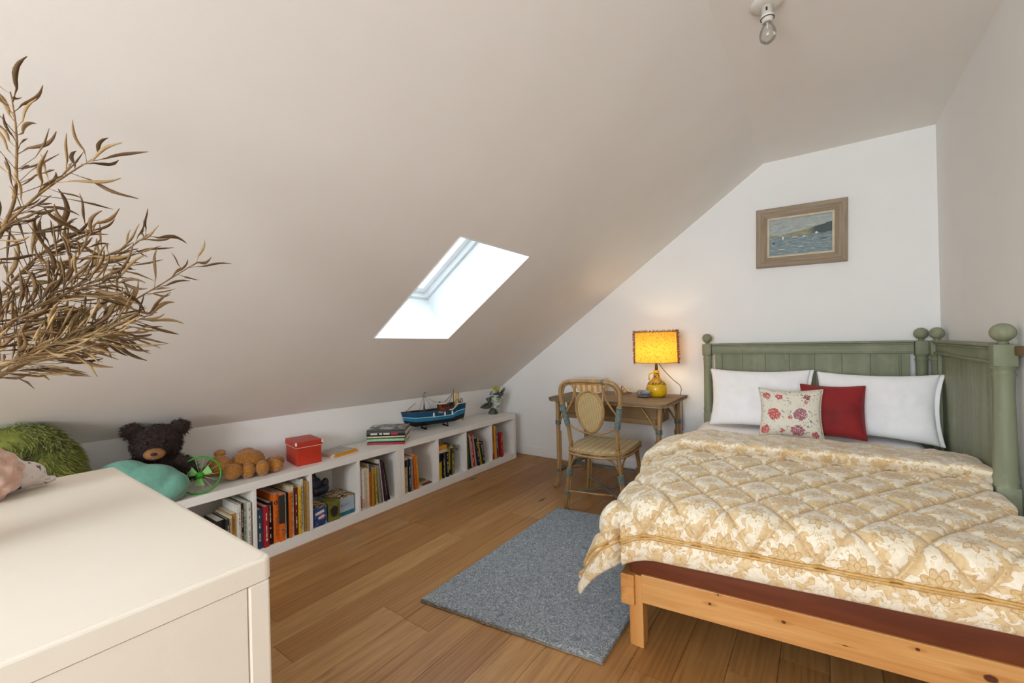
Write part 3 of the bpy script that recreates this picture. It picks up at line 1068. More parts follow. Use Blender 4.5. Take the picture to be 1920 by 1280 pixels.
bm = B(); prism(bm, [(0.0, 0.19, 0.16), (0.0, 0.228, 0.16), (0.0, 0.228, 0.285), (0.0, 0.19, 0.292)], (0.003, 0, 0)); obj('sail', bm, plain('buff_sail', '#d6b878', 0.7, 0.1), t)
for yy in (0.215, 0.262):
    bm = B(); tube(bm, catmull([(0, yy - 0.013, 0.165), (0, yy - 0.012, 0.215), (0, yy, 0.228), (0, yy + 0.012, 0.215), (0, yy + 0.013, 0.165)], 4), 0.004, 6); obj('gallows', bm, M_WOOD, t, True)
for k in range(6):
    mast('rigging', [(0, -0.115, 0.305 - 0.004 * k), ((-1) ** k * 0.06, -0.2 + 0.07 * k, 0.15)], 0.0007, M_BLACK)
bm = B(); ellip(bm, (0, -0.108, 0.318), (0.008, 0.012, 0.006), None, 8, 6); obj('mast_head', bm, M_BLACK, t, True)
bm = B(); lathe(bm, [(0.0, 0.12), (0.014, 0.122), (0.004, 0.22), (0.0, 0.22)], 8, (0, -0.115, 0.0)); obj('furled_net', bm, plain('net_grey', '#4f4a42', 0.8), t, True)
for s in (0.42, 0.60, 0.73):
    x, y, zz = hull_pt(s, 0.8)
    bm = B(); ellip(bm, (x + 0.006, y, zz - 0.004), (0.006, 0.009, 0.022), None, 8, 8); obj('fender', bm, M_BOATW, t, True)
tx = text_mesh('YNu', 0.026)
o = obj('hull_lettering', tx, M_BOATW, t)
x, y, zz = hull_pt(0.53, 0.92)
o.rotation_euler = (PI / 2, 0, PI / 2)
o.location = (x + 0.0015, y, zz - 0.010)
for yy in (-0.12, 0.09):
    bm = B()
    box(bm, (0, yy, 0.005), (0.10, 0.012, 0.010))
    for sg in (-1, 1):
        tube(bm, [(sg * 0.045, yy, 0.002), (sg * 0.04, yy, 0.055)], 0.005, 6)
    obj('stand', bm, M_BLACK, t)
bm = B(); ellip(bm, (0, 0.27, 0.045), (0.004, 0.010, 0.018), None, 8, 6); obj('propeller', bm, M_BRASS, t, True)

# leafy flower ornament
t = thing('flower_ornament', 'leafy green ornament with a yellow bloom at the bookcase end', 'ornament', (-2.80, 3.51, ZT), -0.65)
t.scale = (1.12, 1.12, 1.02)
M_LEAFD = mat_print('dark_leaf', '#3c4434', ['#596152', '#262c22'], 30, 0.5)
M_LEAFP = mat_print('pale_leaf', '#a3ab98', ['#6f7968', '#c4c8b8'], 24, 0.5)
def leaf(bm, base, tip, width, bend=0.02, up=(0, 0, 1)):
    b, p = Vector(base), Vector(tip)
    d = p - b
    sd = d.cross(Vector(up))
    sd = sd.normalized() if sd.length > 1e-5 else Vector((1, 0, 0))
    nn = sd.cross(d).normalized()
    def fn(u, v):
        w = width * math.sin(PI * min(1, v * 0.93 + 0.05)) ** 0.8
        return b + d * v + sd * (2 * u - 1) * w + nn * (bend * math.sin(PI * v) - 0.25 * w * (1 - abs(2 * u - 1)))
    grid(bm, fn, 4, 8)
    return bm
def leaf_obj(name, base, tip, width, mat, par, bend=0.02, th=0.002):
    bm = leaf(B(), base, tip, width, bend, (1, 0, 0.1))
    o = obj(name, bm, mat, par, True)
    m = o.modifiers.new('s', 'SOLIDIFY'); m.thickness = th
    return o
bm = B(); lathe(bm, [(0.0, 0.0), (0.045, 0.0), (0.050, 0.012), (0.032, 0.045), (0.016, 0.06), (0.0, 0.062)], 9); obj('base', bm, M_LEAFD, t)
bm = B(); tube(bm, catmull([(0, 0, 0.05), (0.0, 0.005, 0.12), (0, 0.02, 0.2)], 5), 0.007, 6); obj('stem', bm, M_LEAFD, t, True)
leaf_obj('dark_leaf', (0, 0.0, 0.10), (0.02, -0.125, 0.075), 0.032, M_LEAFD, t)
leaf_obj('dark_leaf', (0, 0.0, 0.13), (0.01, -0.07, 0.16), 0.03, M_LEAFD, t)
leaf_obj('pale_leaf', (0, -0.02, 0.06), (0.03, 0.07, 0.13), 0.032, M_LEAFP, t)
leaf_obj('pale_leaf', (0.01, -0.03, 0.13), (0.02, 0.10, 0.17), 0.04, M_LEAFP, t)
leaf_obj('dark_leaf', (0.0, -0.02, 0.18), (0.02, 0.10, 0.20), 0.028, M_LEAFD, t)
leaf_obj('pale_leaf', (0.0, -0.03, 0.19), (0.0, 0.06, 0.245), 0.034, M_LEAFP, t)
leaf_obj('dark_leaf', (0.0, 0.07, 0.20), (0.01, 0.115, 0.26), 0.014, M_LEAFD, t)
M_YEL = plain('yellow_petal', '#c9b53a', 0.6, 0.15, 40)
for k in range(7):
    a = 2 * PI * k / 7
    leaf_obj('yellow_petal', (0, 0.03, 0.235), (0.035 * math.cos(a), 0.03 + 0.045 * math.sin(a), 0.27 + 0.006 * (k % 2)), 0.012, M_YEL, t, 0.008, 0.0015)

# soft toys and cushions on the shelf top
M_BEARFUR = plain('dark_brown_fur', '#2a1710', 0.85, 0.25, 60, sheen=0.15)
M_BEARFUR2 = M_BEARFUR
t = thing('teddy_bear', 'dark brown furry teddy bear sitting against the knee wall', 'teddy bear', (-2.736, 0.70, ZT), 1.22)
# local frame: face towards -y, rotated to look at the room
me = blob('body', [((0, 0.01, 0.105), (0.10, 0.075, 0.11)), ((0, 0.0, 0.275), (0.100, 0.078, 0.092)),
                   ((-0.095, 0.015, 0.345), (0.042, 0.024, 0.042)), ((0.095, 0.015, 0.345), (0.042, 0.024, 0.042)),
                   ((-0.12, -0.01, 0.14), (0.05, 0.04, 0.085), (0, 0.7, 0)), ((0.11, -0.005, 0.14), (0.045, 0.04, 0.085), (0, -0.7, 0)),
                   ((-0.075, -0.015, 0.042), (0.045, 0.06, 0.042)), ((0.07, -0.015, 0.042), (0.045, 0.06, 0.042)),
                   ((0, -0.06, 0.245), (0.048, 0.035, 0.034))], 0.007, 4)
bo = obj('body', me, M_BEARFUR2, t)
fur('fur', me, 9000, 0.017, 0.0012, M_BEARFUR, t, 0.35, 3)
bm = B(); ellip(bm, (0, -0.088, 0.240), (0.044, 0.024, 0.029)); obj('muzzle', bm, plain('tan_muzzle', '#8a6038', 0.85, 0.15, 60), t, True)
bm = B(); ellip(bm, (0, -0.110, 0.243), (0.014, 0.008, 0.008)); obj('nose', bm, M_BEARFUR2, t, True)
for sx in (-1, 1):
    bm = B(); ellip(bm, (sx * 0.035, -0.078, 0.295), (0.008, 0.006, 0.008)); obj('eye', bm, M_BLACK, t, True)

M_TEDDY = plain('tan_plush', '#a8702c', 0.9, 0.14, 90, 0.3, sheen=0.4)
t = thing('teddy_bear', 'tan plush teddy bear lying face down in front of the knee wall', 'teddy bear', (-2.75, 1.10, ZT), 0.0)
me = blob('body', [((-0.02, 0.035, 0.073), (0.072, 0.092, 0.070)), ((-0.02, -0.115, 0.085), (0.058, 0.062, 0.056)),
                   ((-0.03, -0.178, 0.064), (0.036, 0.036, 0.031)), ((-0.045, -0.10, 0.152), (0.028, 0.030, 0.019)),
                   ((0.052, -0.075, 0.055), (0.038, 0.048, 0.044), (0, 0, -0.4)), ((0.060, 0.000, 0.043), (0.040, 0.036, 0.043)),
                   ((0.088, 0.068, 0.045), (0.040, 0.033, 0.045)), ((0.072, 0.140, 0.039), (0.052, 0.033, 0.038), (0, 0, 0.6)),
                   ((-0.005, 0.178, 0.041), (0.040, 0.058, 0.035), (0, 0, -0.2)), ((-0.085, 0.055, 0.125), (0.030, 0.042, 0.018))], 0.0045, 2)
obj('body', me, M_TEDDY, t)
fur('plush_pile', me, 7000, 0.005, 0.0008, M_TEDDY, t, 0.2, 5)
bm = B(); tube(bm, catmull([(0.086, -0.035, 0.022), (0.082, -0.034, 0.05), (0.052, -0.026, 0.092)], 5), 0.0012, 5); obj('seam', bm, plain('seam_thread', '#5c3a14', 0.9), t, True)

def cushion_fn(wd, ht, th, corner=0.10, puff=0.5, flange=0.0):
    """pillow lying in the local xz plane, y is thickness; returns fn for front/back"""
    def fn(u, v, side):
        a, b = 2 * u - 1, 2 * v - 1
        # sides pulled in between the corners
        px = a * wd / 2 * (1 - corner * (1 - b * b) * abs(a) ** 3)
        pz = b * ht / 2 * (1 - corner * 1.25 * (1 - a * a) * abs(b) ** 3)
        e = max(0.0, (1 - a * a)) ** puff * max(0.0, (1 - b * b)) ** puff
        return px, side * th / 2 * e, pz
    return fn
def cushion(name, wd, ht, th, mat, parent, nu=36, nv=30, corner=0.08, puff=0.45, wrinkle=0.006, seed=0, uvscale=1.0):
    fn = cushion_fn(wd, ht, th, corner, puff)
    bm = B()
    for side in (-1, 1):
        def f(u, v):
            x, y, z = fn(u, v, side)
            a, b = 2 * u - 1, 2 * v - 1
            e = max(0.0, 1 - a ** 4) * max(0.0, 1 - b ** 4)
            w = noise.noise(Vector((x * 7 + seed, z * 7, side * 3.0))) * wrinkle * 1.6 + noise.noise(Vector((x * 22 + seed, z * 14, side * 5.0))) * wrinkle * 0.5
            return Vector((x, y + side * w * e, z + ht / 2))
        vs = grid(bm, f, nu, nv, uv=lambda u, v: (u * wd * uvscale, v * ht * uvscale))
    bmesh.ops.remove_doubles(bm, verts=bm.verts, dist=1e-5)
    return obj(name, bm, mat, parent, True)
def piping(wd, ht, corner, parent, mat, r=0.003, n=20):
    fn = cushion_fn(wd, ht, 0, corner)
    loop = [fn(k / n, 0, 1) for k in range(n)] + [fn(1, k / n, 1) for k in range(n)] + [fn(1 - k / n, 1, 1) for k in range(n)] + [fn(0, 1 - k / n, 1) for k in range(n)]
    bm = B()
    tube(bm, [(p[0], p[1], p[2] + ht / 2) for p in loop], r, 6, closed=True)
    return obj('piping', bm, mat, parent, True)

# fluffy green cushion
M_FLUFF = plain('green_fluff', '#777d33', 0.9, 0.16, 18, sheen=0.3)
M_FLUFF2 = plain('green_fluff_base', '#757c36', 0.9, 0.1, 25)
t = thing('cushion', 'round fluffy green cushion behind the white chest', 'cushion', (-2.672, 0.222, ZT), 0)
me = blob('fluff_body', [((0, 0, 0.245), (0.10, 0.195, 0.205)), ((0.02, 0.06, 0.21), (0.11, 0.135, 0.16)), ((0.0, 0.0, 0.12), (0.10, 0.16, 0.12))], 0.012, 6)
obj('filling', me, M_FLUFF2, t)
fur('fluff', me, 26000, 0.034, 0.0018, M_FLUFF, t, 0.5, 9, stand=0.45, wave=9.0)

# aqua cushion
M_AQUA = plain('aqua_plush', '#6fa795', 0.85, 0.06, 35, 0.15, sheen=0.3)
t = thing('cushion', 'smooth aqua green cushion between the dark bear and the chest', 'cushion', (-2.64, 0.612, ZT), 0)
me = blob('aqua_body', [((0.02, 0.0, 0.105), (0.075, 0.155, 0.10)), ((0.0, -0.07, 0.14), (0.07, 0.12, 0.10)), ((0.03, 0.10, 0.075), (0.068, 0.085, 0.075)), ((0.03, -0.15, 0.17), (0.05, 0.08, 0.05)), ((0.03, 0.06, 0.055), (0.078, 0.12, 0.055))], 0.008, 5)
obj('cover', me, M_AQUA, t)

# green toy wheel standing on its rim
t = thing('fan_toy', 'green plastic spoked disc toy standing between the bears', 'toy', (-2.628, 0.846, ZT), 0.0)
M_GP = plain('bright_green_plastic', '#2f8f1e', 0.4, 0.05)
M_GPT = plain('pale_green_plastic', '#7fb56a', 0.4, 0.05)
R = 0.092
tilt = Matrix.Rotation(1.15, 4, 'Z') @ Matrix.Rotation(PI / 2 - 0.22, 4, 'X')
def ft(x, y, z=0.0):
    p = tilt @ Vector((x, y, z))
    return p + Vector((0, 0, R * 0.97 + 0.004))
bm = B(); tube(bm, [ft(R * math.cos(2 * PI * k / 32), R * math.sin(2 * PI * k / 32)) for k in range(32)], 0.0045, 8, closed=True); obj('rim', bm, M_GP, t, True)
for k in range(14):
    a = 2 * PI * k / 14
    bm = B(); tube(bm, [ft(0.018 * math.cos(a), 0.018 * math.sin(a)), ft(R * math.cos(a), R * math.sin(a))], 0.0014, 5); obj('spoke', bm, M_GPT, t, True)
bm = B(); tube(bm, [ft(0, 0, -0.008), ft(0, 0, 0.012)], [0.02, 0.017], 14); obj('hub', bm, M_GP, t, True)
for k in range(3):
    a0 = 2 * PI * k / 3 + 0.5
    pts = [ft(r * math.cos(a0 + da), r * math.sin(a0 + da), 0.002) for r, da in ((0.015, -0.5), (0.055, -0.42), (0.058, 0.42), (0.015, 0.5))]
    bm = B(); prism(bm, pts, tilt.to_3x3() @ Vector((0, 0, 0.003))); obj('blade', bm, M_GPT, t)

# ---------------------------------------------------------------- bedside desk of cane and wood
def wrap(bm, p, d, r, length, n=7):
    """binding: stacked rings around a cane"""
    d = Vector(d).normalized()
    p = Vector(p)
    for k in range(n):
        c = p + d * (length * (k + 0.5) / n - length / 2)
        tube(bm, [c - d * length / n * 0.48, c, c + d * length / n * 0.48], [r * 0.94, r * 1.04, r * 0.94], 10)
DZ = 0.73
desk = thing('desk', 'cane desk with weathered wooden top against the gable wall', 'desk', (-1.387, 3.375, 0), 0)
bm = B()
hw, hd, cc = 0.485, 0.315, 0.035
oct_ = [(-hw + cc, -hd), (hw - cc, -hd), (hw, -hd + cc), (hw, hd), (-hw, hd), (-hw, -hd + cc)]
prism(bm, [(x, y, DZ - 0.018) for x, y in oct_], (0, 0, 0.018))
bmesh.ops.bevel(bm, geom=list(bm.edges), offset=0.004, segments=2, affect='EDGES')
obj('desk_top', bm, M_DESKTOP, desk)
bm = B()
tube(bm, [(x * 0.985, y * 0.985, DZ - 0.0235) for x, y in oct_], 0.0065, 8, closed=True)
obj('edge_cane', bm, M_RATTAND, desk, True)
for sx in (-1, 1):
    for sy in (-1, 1):
        bm = B()
        top = (sx * 0.425, sy * 0.235, DZ - 0.03)
        bot = (sx * 0.405, sy * 0.275 + (0.0 if sy < 0 else -0.03), 0.13)
        foot = (sx * 0.405 - 0.012, sy * 0.275 - 0.045 if sy < 0 else sy * 0.24, 0.0)
        ln = catmull([top, (sx * 0.415, sy * 0.25, 0.45), bot, foot], 6)
        tube(bm, ln, [0.0185, 0.016], 10)
        lg = obj('leg', bm, M_RATTAN if sy < 0 else M_RATTAND, desk, True)
        bm = B()
        tube(bm, [p + Vector((-sx * 0.020, 0, 0)) for p in ln[6:]], 0.007, 6)
        obj('side_cane', bm, M_RATTAND, lg, True)
        bm = B()
        wrap(bm, (sx * 0.417, sy * 0.245, 0.52), (0, 0, 1), 0.024, 0.036, 5)
        obj('binding', bm, M_TEAL, lg, True)
        bm = B()
        wrap(bm, bot, (0, 0, 1), 0.021, 0.02, 3)
        obj('binding', bm, M_TEAL, lg, True)
        bm = B()
        tube(bm, catmull([(sx * 0.41, sy * 0.245, 0.51), (sx * 0.37, sy * 0.25, 0.58), (sx * 0.29, sy * 0.25, DZ - 0.035)], 6), 0.008, 6)
        obj('brace', bm, M_RATTAN if sy < 0 else M_RATTAND, desk, True)
        bm = B()
        tube(bm, catmull([(sx * 0.417, sy * 0.24, 0.51), (sx * 0.42, sy * 0.19, 0.60), (sx * 0.425, sy * 0.10, DZ - 0.035)], 6), 0.008, 6)
        obj('brace', bm, M_RATTAND, desk, True)
bm = B()
box(bm, (0.03, -0.08, DZ - 0.10), (0.74, 0.30, 0.135), bev=0.004)
ap = obj('apron', bm, M_DESKDARK, desk)
bm = B()
box(bm, (0.03, -0.237, DZ - 0.145), (0.73, 0.016, 0.038), bev=0.004)
obj('apron_lip', bm, M_DESKDARK, ap)
for (a, b) in (((-0.405, -0.27, 0.13), (-0.405, 0.245, 0.13)), ((0.405, -0.27, 0.13), (0.405, 0.245, 0.13)), ((-0.405, 0.0, 0.13), (0.405, 0.0, 0.13))):
    bm = B()
    A_, B_ = Vector(a), Vector(b)
    m = (A_ + B_) / 2
    d = B_ - A_
    box(bm, m, (max(abs(d.x), 0.05), max(abs(d.y), 0.05), 0.02), bev=0.003)
    obj('stretcher', bm, plain('grey_stretcher', '#6d695c', 0.6, 0.12, 20), desk)
for sx in (-1, 1):
    bm = B()
    tube(bm, catmull([(sx * 0.39, -0.26, 0.20), (sx * 0.33, -0.20, 0.145), (sx * 0.22, -0.02, 0.138)], 6), 0.008, 6)
    obj('corner_cane', bm, M_RATTAND, desk, True)

# ---------------------------------------------------------------- cane bistro chair
CH = thing('chair', 'cane bistro chair with woven oval back and teal bindings', 'chair', (-1.275, 2.855, 0), 0.06)
def cane(name, pts, r, mat=M_RATTAN, par=CH, n=7, seg=8):
    bm = B()
    tube(bm, catmull(pts, n), r, seg)
    return obj(name, bm, mat, par, True)
SH = 0.455
# seat: woven slab with rounded corners, narrower at the back
bm = B()
outl = []
for (x, y) in ((-0.165, -0.205), (0.165, -0.205), (0.20, 0.17), (0.13, 0.215), (-0.13, 0.215), (-0.20, 0.17)):
    outl.append((x, y, SH - 0.012))
outl = catmull(outl, 6, True)
def mat_weave(name, a, b, sx, sy, kind='object', stripes=None):
    t = NT(name)
    v = t.pos(kind=kind)
    sep = t.node('ShaderNodeSeparateXYZ')
    t.link(v, sep.inputs[0])
    ww = [t.math('SINE', t.math('MULTIPLY', sep.outputs[0], sx)), t.math('SINE', t.math('MULTIPLY', sep.outputs[1 if kind != 'objxz' else 2], sy))]
    h = t.math('MULTIPLY', ww[0], ww[1])
    n = t.noise(v, 60, 3)
    f = t.math('ADD', t.math('MULTIPLY', t.math('GREATER_THAN', h, 0.0), 0.4), t.math('MULTIPLY', n, 0.5))
    c = t.ramp(f, [(0.2, srgb(a)), (0.6, srgb(b))])
    if stripes:
        s = t.math('SINE', t.math('MULTIPLY', sep.outputs[0], stripes))
        c = t.mix(t.ramp(s, [(0.55, (0, 0, 0)), (0.75, (0.5,) * 3)]), c, srgb('#8a7350'))
    t.col(c)
    t.set(Roughness=0.6)
    t.bump(t.math('ABSOLUTE', h), 0.7, 0.004)
    return t.m
M_SEAT = mat_weave('woven_seat', '#9c8359', '#d8c39a', 330, 330, stripes=130)
prism(bm, outl, (0, 0, 0.016))
obj('seat', bm, M_SEAT, CH)
for dz in (0.002, -0.020):
    bm = B(); tube(bm, [Vector(p) * 1.0 + Vector((p[0] * 0.02, p[1] * 0.02, dz)) for p in outl], 0.0095, 8, closed=True); obj('seat_rim', bm, M_RATTAN, CH, True)
# legs
for sx in (-1, 1):
    rear = [(sx * 0.165, -0.195, SH + 0.05), (sx * 0.168, -0.195, SH - 0.02), (sx * 0.185, -0.19, 0.30), (sx * 0.235, -0.17, 0.0)]
    lg = cane('leg', rear, 0.0145)
    cane('side_cane', [(x - sx * 0.022, y, z) for x, y, z in ((sx * 0.188, -0.19, 0.30), (sx * 0.212, -0.18, 0.15), (sx * 0.238, -0.17, 0.0))], 0.007, M_RATTAN, lg)
    bm = B(); wrap(bm, (sx * 0.185, -0.19, 0.285), (sx * 0.05, 0.02, -0.3), 0.023, 0.055, 7); obj('binding', bm, M_TEAL, lg, True); bm = B(); wrap(bm, (sx * 0.212, -0.18, 0.135), (sx * 0.05, 0.02, -0.3), 0.019, 0.025, 3); obj('binding', bm, M_TEAL, lg, True)
    lg = cane('leg', [(sx * 0.18, 0.17, SH - 0.02), (sx * 0.195, 0.185, 0.25), (sx * 0.225, 0.215, 0.0)], 0.0145, M_RATTAND)
    cane('side_cane', [(sx * 0.172, 0.185, 0.26), (sx * 0.188, 0.20, 0.13), (sx * 0.203, 0.215, 0.0)], 0.007, M_RATTAND, lg)
    # curved braces under the seat
    cane('brace', [(sx * 0.178, -0.195, 0.32), (sx * 0.14, -0.20, 0.385), (sx * 0.06, -0.20, SH - 0.03)], 0.007)
    cane('brace', [(sx * 0.183, -0.185, 0.32), (sx * 0.185, -0.13, 0.39), (sx * 0.185, -0.05, SH - 0.03)], 0.007)
    cane('brace', [(sx * 0.19, 0.175, 0.32), (sx * 0.185, 0.12, 0.39), (sx * 0.185, 0.03, SH - 0.03)], 0.007, M_RATTAND)
    # crossing stretchers
    cane('stretcher', [(sx * 0.205, -0.18, 0.14), (sx * 0.10, -0.10, 0.142), (-sx * 0.10, 0.10, 0.142), (-sx * 0.20, 0.20, 0.14)], 0.010, plain('grey_stretcher', '#6d695c', 0.6))
cane('stretcher', [(-0.20, -0.182, 0.145), (0.0, -0.165, 0.15), (0.10, -0.12, 0.142)], 0.0075)
# back: bent hoop, oval panel, loops
def bk(x, z):
    """leaning back plane: z above floor -> y"""
    return (x, -0.195 - (z - SH) * 0.16, z)
hoop = [(-0.165, SH + 0.02), (-0.172, 0.60), (-0.195, 0.72), (-0.210, 0.84), (-0.185, 0.905), (-0.12, 0.925), (0, 0.928), (0.12, 0.925), (0.185, 0.905), (0.210, 0.84), (0.195, 0.72), (0.172, 0.60), (0.165, SH + 0.02)]
hp = cane('back_hoop', [bk(*p) for p in hoop], 0.0135, n=8, seg=10)
cane('top_cane', [bk(-0.13, 0.905), bk(0, 0.910), bk(0.13, 0.905)], 0.007, M_RATTAN, hp)
for sx in (-1, 1):
    bm = B()
    a, b = Vector(bk(sx * 0.203, 0.765)), Vector(bk(sx * 0.174, 0.615))
    wrap(bm, (a + b) / 2, b - a, 0.0205, (b - a).length, 16)
    obj('binding', bm, M_TEAL, hp, True)
bm = B(); wrap(bm, bk(0.10, 0.926), (1, 0, 0), 0.0165, 0.022, 5); obj('binding', bm, M_TEAL, hp, True)
oc = (-0.005, 0.722)
ov = [(oc[0] + 0.094 * math.cos(a) * (1 + 0.12 * math.sin(a)), oc[1] + 0.140 * math.sin(a)) for a in [2 * PI * k / 36 for k in range(36)]]
bm = B(); tube(bm, [bk(*p) for p in ov], 0.0105, 8, closed=True); of = obj('oval_frame', bm, M_RATTAN, CH, True)
bm = B()
prism(bm, [Vector(bk(*p)) + Vector((0, 0.003, 0)) for p in ov], (0, -0.006, 0))
def mat_cane_panel():
    t = NT('woven_cane_panel')
    v = t.pos(kind='object')
    sep = t.node('ShaderNodeSeparateXYZ'); t.link(v, sep.inputs[0])
    a = t.math('SINE', t.math('MULTIPLY', t.math('ADD', sep.outputs[0], t.math('MULTIPLY', sep.outputs[2], 0.6)), 420))
    b = t.math('SINE', t.math('MULTIPLY', t.math('SUBTRACT', sep.outputs[2], t.math('MULTIPLY', sep.outputs[0], 0.3)), 380))
    h = t.math('MULTIPLY', a, b)
    t.col(t.mix(t.math('GREATER_THAN', h, 0.0), srgb('#a5854f'), srgb('#d3ba88')))
    t.set(Roughness=0.6)
    t.bump(t.math('ABSOLUTE', h), 0.8, 0.004)
    return t.m
M_CANE = mat_cane_panel()
obj('woven_panel', bm, M_CANE, of)
bm = B()
prism(bm, [Vector(bk(*p)) for p in ((-0.095, 0.912), (0.095, 0.912), (0.075, 0.86), (0.03, 0.852), (-0.03, 0.852), (-0.075, 0.86))], (0, -0.005, 0))
obj('upper_panel', bm, mat_weave('lattice_cane', '#9a7446', '#c39c68', 160, 160), CH)
for sx in (-1, 1):
    cane('back_loop', [bk(sx * 0.185, 0.70), bk(sx * 0.125, 0.79), bk(sx * 0.105, 0.87), bk(sx * 0.135, 0.905), bk(sx * 0.175, 0.885), bk(sx * 0.190, 0.84)], 0.0065)
    cane('back_loop', [bk(sx * 0.092, 0.905), bk(sx * 0.098, 0.85), bk(sx * 0.09, 0.79)], 0.0065)
    cane('lower_loop', [bk(sx * 0.17, 0.63), bk(sx * 0.13, 0.60), bk(sx * 0.06, 0.575), bk(0, 0.572)], 0.007)

# ---------------------------------------------------------------- lamp and small things on the desk
LX, LY = -1.090, 3.49
lamp = thing('table_lamp', 'lit yellow table lamp with fringed shade and jug base', 'lamp', (LX, LY, DZ), 0)
def mat_shade():
    t = NT('speckled_yellow_shade')
    v = t.pos(kind='object')
    n = t.noise(v, 110, 3, 0.7)
    c = t.ramp(n, [(0.36, srgb('#a96f16')), (0.45, srgb('#e6b03a')), (0.7, srgb('#f2c65c'))])
    t.col(c)
    t.set(Roughness=0.8)
    tr = t.node('ShaderNodeBsdfTranslucent')
    t.link(c, tr.inputs[0])
    mx = t.node('ShaderNodeMixShader'); mx.inputs[0].default_value = 0.5
    t.link(t.p.outputs[0], mx.inputs[1]); t.link(tr.outputs[0], mx.inputs[2]); t.link(mx.outputs[0], t.out.inputs[0])
    return t.m
bm = B()
SZ0, SZ1 = 0.278, 0.520
def shade(u, v):
    a = 2 * PI * u
    r = 0.162 - 0.006 * v
    return Vector((r * math.cos(a), r * math.sin(a), SZ0 + (SZ1 - SZ0) * v))
grid(bm, shade, 48, 4, True)
sh = obj('lamp_shade', bm, mat_shade(), lamp, True)
for z, r in ((SZ0, 0.1625), (SZ1, 0.1565)):
    bm = B()
    tube(bm, [(r * math.cos(2 * PI * k / 40), r * math.sin(2 * PI * k / 40), z) for k in range(40)], 0.003, 6, closed=True)
    obj('shade_ring', bm, plain('gold_ring', '#b5822a', 0.6), sh, True)
# fringe of little curled threads on top, bottom and along two seams
def fringe(mat):
    bm = B()
    rg = random.Random(5)
    def tuft(p, out, n):
        for _ in range(n):
            d = Vector(out) + Vector((rg.uniform(-.7, .7), rg.uniform(-.7, .7), rg.uniform(-.7, .7)))
            d.normalize()
            q = Vector(p) + d * rg.uniform(0.010, 0.022)
            e = q + Vector((rg.uniform(-.007, .007), rg.uniform(-.007, .007), rg.uniform(-.006, .006)))
            tube(bm, [p, q, e], [0.0022, 0.002, 0.0012], 3)
    for k in range(46):
        a = 2 * PI * k / 46
        o = (math.cos(a), math.sin(a), 0.3)
        tuft((0.1575 * o[0], 0.1575 * o[1], SZ1), (o[0], o[1], 0.8), 3)
    ang0 = math.atan2(-LY, -LX)
    for s in (-1, 1):
        for k in range(30):
            a = ang0 + s * (PI / 2 + 0.02) + rg.uniform(-.10, .10)
            z = SZ0 - 0.008 + (SZ1 - SZ0 + 0.012) * k / 29
            o = (math.cos(a), math.sin(a), 0)
            tuft((0.160 * o[0], 0.160 * o[1], z), o, 6)
    return obj('fringe', bm, mat, sh, kind='stuff')
fringe(plain('brown_thread_fringe', '#9a6a3e', 0.8, 0.3, 80))
M_JUG = plain('yellow_glaze', '#e2b417', 0.22, 0.10, 18, spec=0.6)
bm = B()
prof = [(0.0, 0.0), (0.050, 0.0), (0.066, 0.014), (0.079, 0.042), (0.082, 0.066), (0.074, 0.098), (0.055, 0.122), (0.034, 0.140), (0.023, 0.160), (0.020, 0.195), (0.026, 0.212), (0.0, 0.213)]
lathe(bm, prof, 28)
for v in bm.verts:                       # carved swirl on the belly
    if 0.01 < v.co.z < 0.10:
        a = math.atan2(v.co.y, v.co.x)
        v.co.xy = v.co.xy * (1 + 0.03 * math.sin(5 * a + v.co.z * 60))
jug = obj('jug_base', bm, M_JUG, lamp, True)
bm = B()
lathe(bm, [(0.0735, 0.1005), (0.058, 0.1215), (0.037, 0.1395), (0.0255, 0.160), (0.0225, 0.193), (0.0215, 0.193), (0.0, 0.16)][:6], 28)
obj('mottled_collar', bm, mat_print('mottled_glaze', '#b58a22', ['#6d5320', '#d8b145'], 60, 0.5), jug, True)
bm = B()
tube(bm, catmull([(-0.022, -0.012, 0.195), (-0.042, -0.024, 0.19), (-0.052, -0.03, 0.165), (-0.048, -0.028, 0.135)], 6), 0.006, 8)
obj('jug_handle', bm, M_JUG, jug, True)
bm = B(); tube(bm, [(0, 0, 0.21), (0, 0, 0.30)], [0.013, 0.008], 10); obj('lamp_holder', bm, plain('dark_brass', '#5a4424', 0.4), lamp, True)
bm = B(); lathe(bm, [(0.0, 0.30), (0.012, 0.302), (0.014, 0.325), (0.030, 0.36), (0.032, 0.385), (0.022, 0.412), (0.0, 0.42)], 16)
t_ = NT('lit_bulb')
t_.set(Emission_Strength=34.0)
t_.p.inputs['Emission Color'].default_value = (1.0, 0.80, 0.52, 1)
t_.p.inputs['Base Color'].default_value = (1, 0.9, 0.75, 1)
obj('bulb', bm, t_.m, lamp, True)
bm = B()
for k in range(3):
    a = 2 * PI * k / 3
    tube(bm, [(0, 0, 0.296), (0.160 * math.cos(a), 0.160 * math.sin(a), 0.281)], 0.0015, 5)
obj('shade_carrier', bm, plain('dark_brass', '#5a4424', 0.4), lamp)
bm = B()
tube(bm, catmull([(0.012, 0.0, 0.285), (0.045, 0.03, 0.22), (0.10, 0.08, 0.14), (0.145, 0.13, 0.085), (0.15, 0.15, 0.05), (0.142, 0.165, 0.003), (0.142, 0.20, -0.08), (0.14, 0.21, -0.30)], 6), 0.0026, 6)
obj('cord', bm, plain('brown_flex', '#4a3528', 0.6), lamp, True)

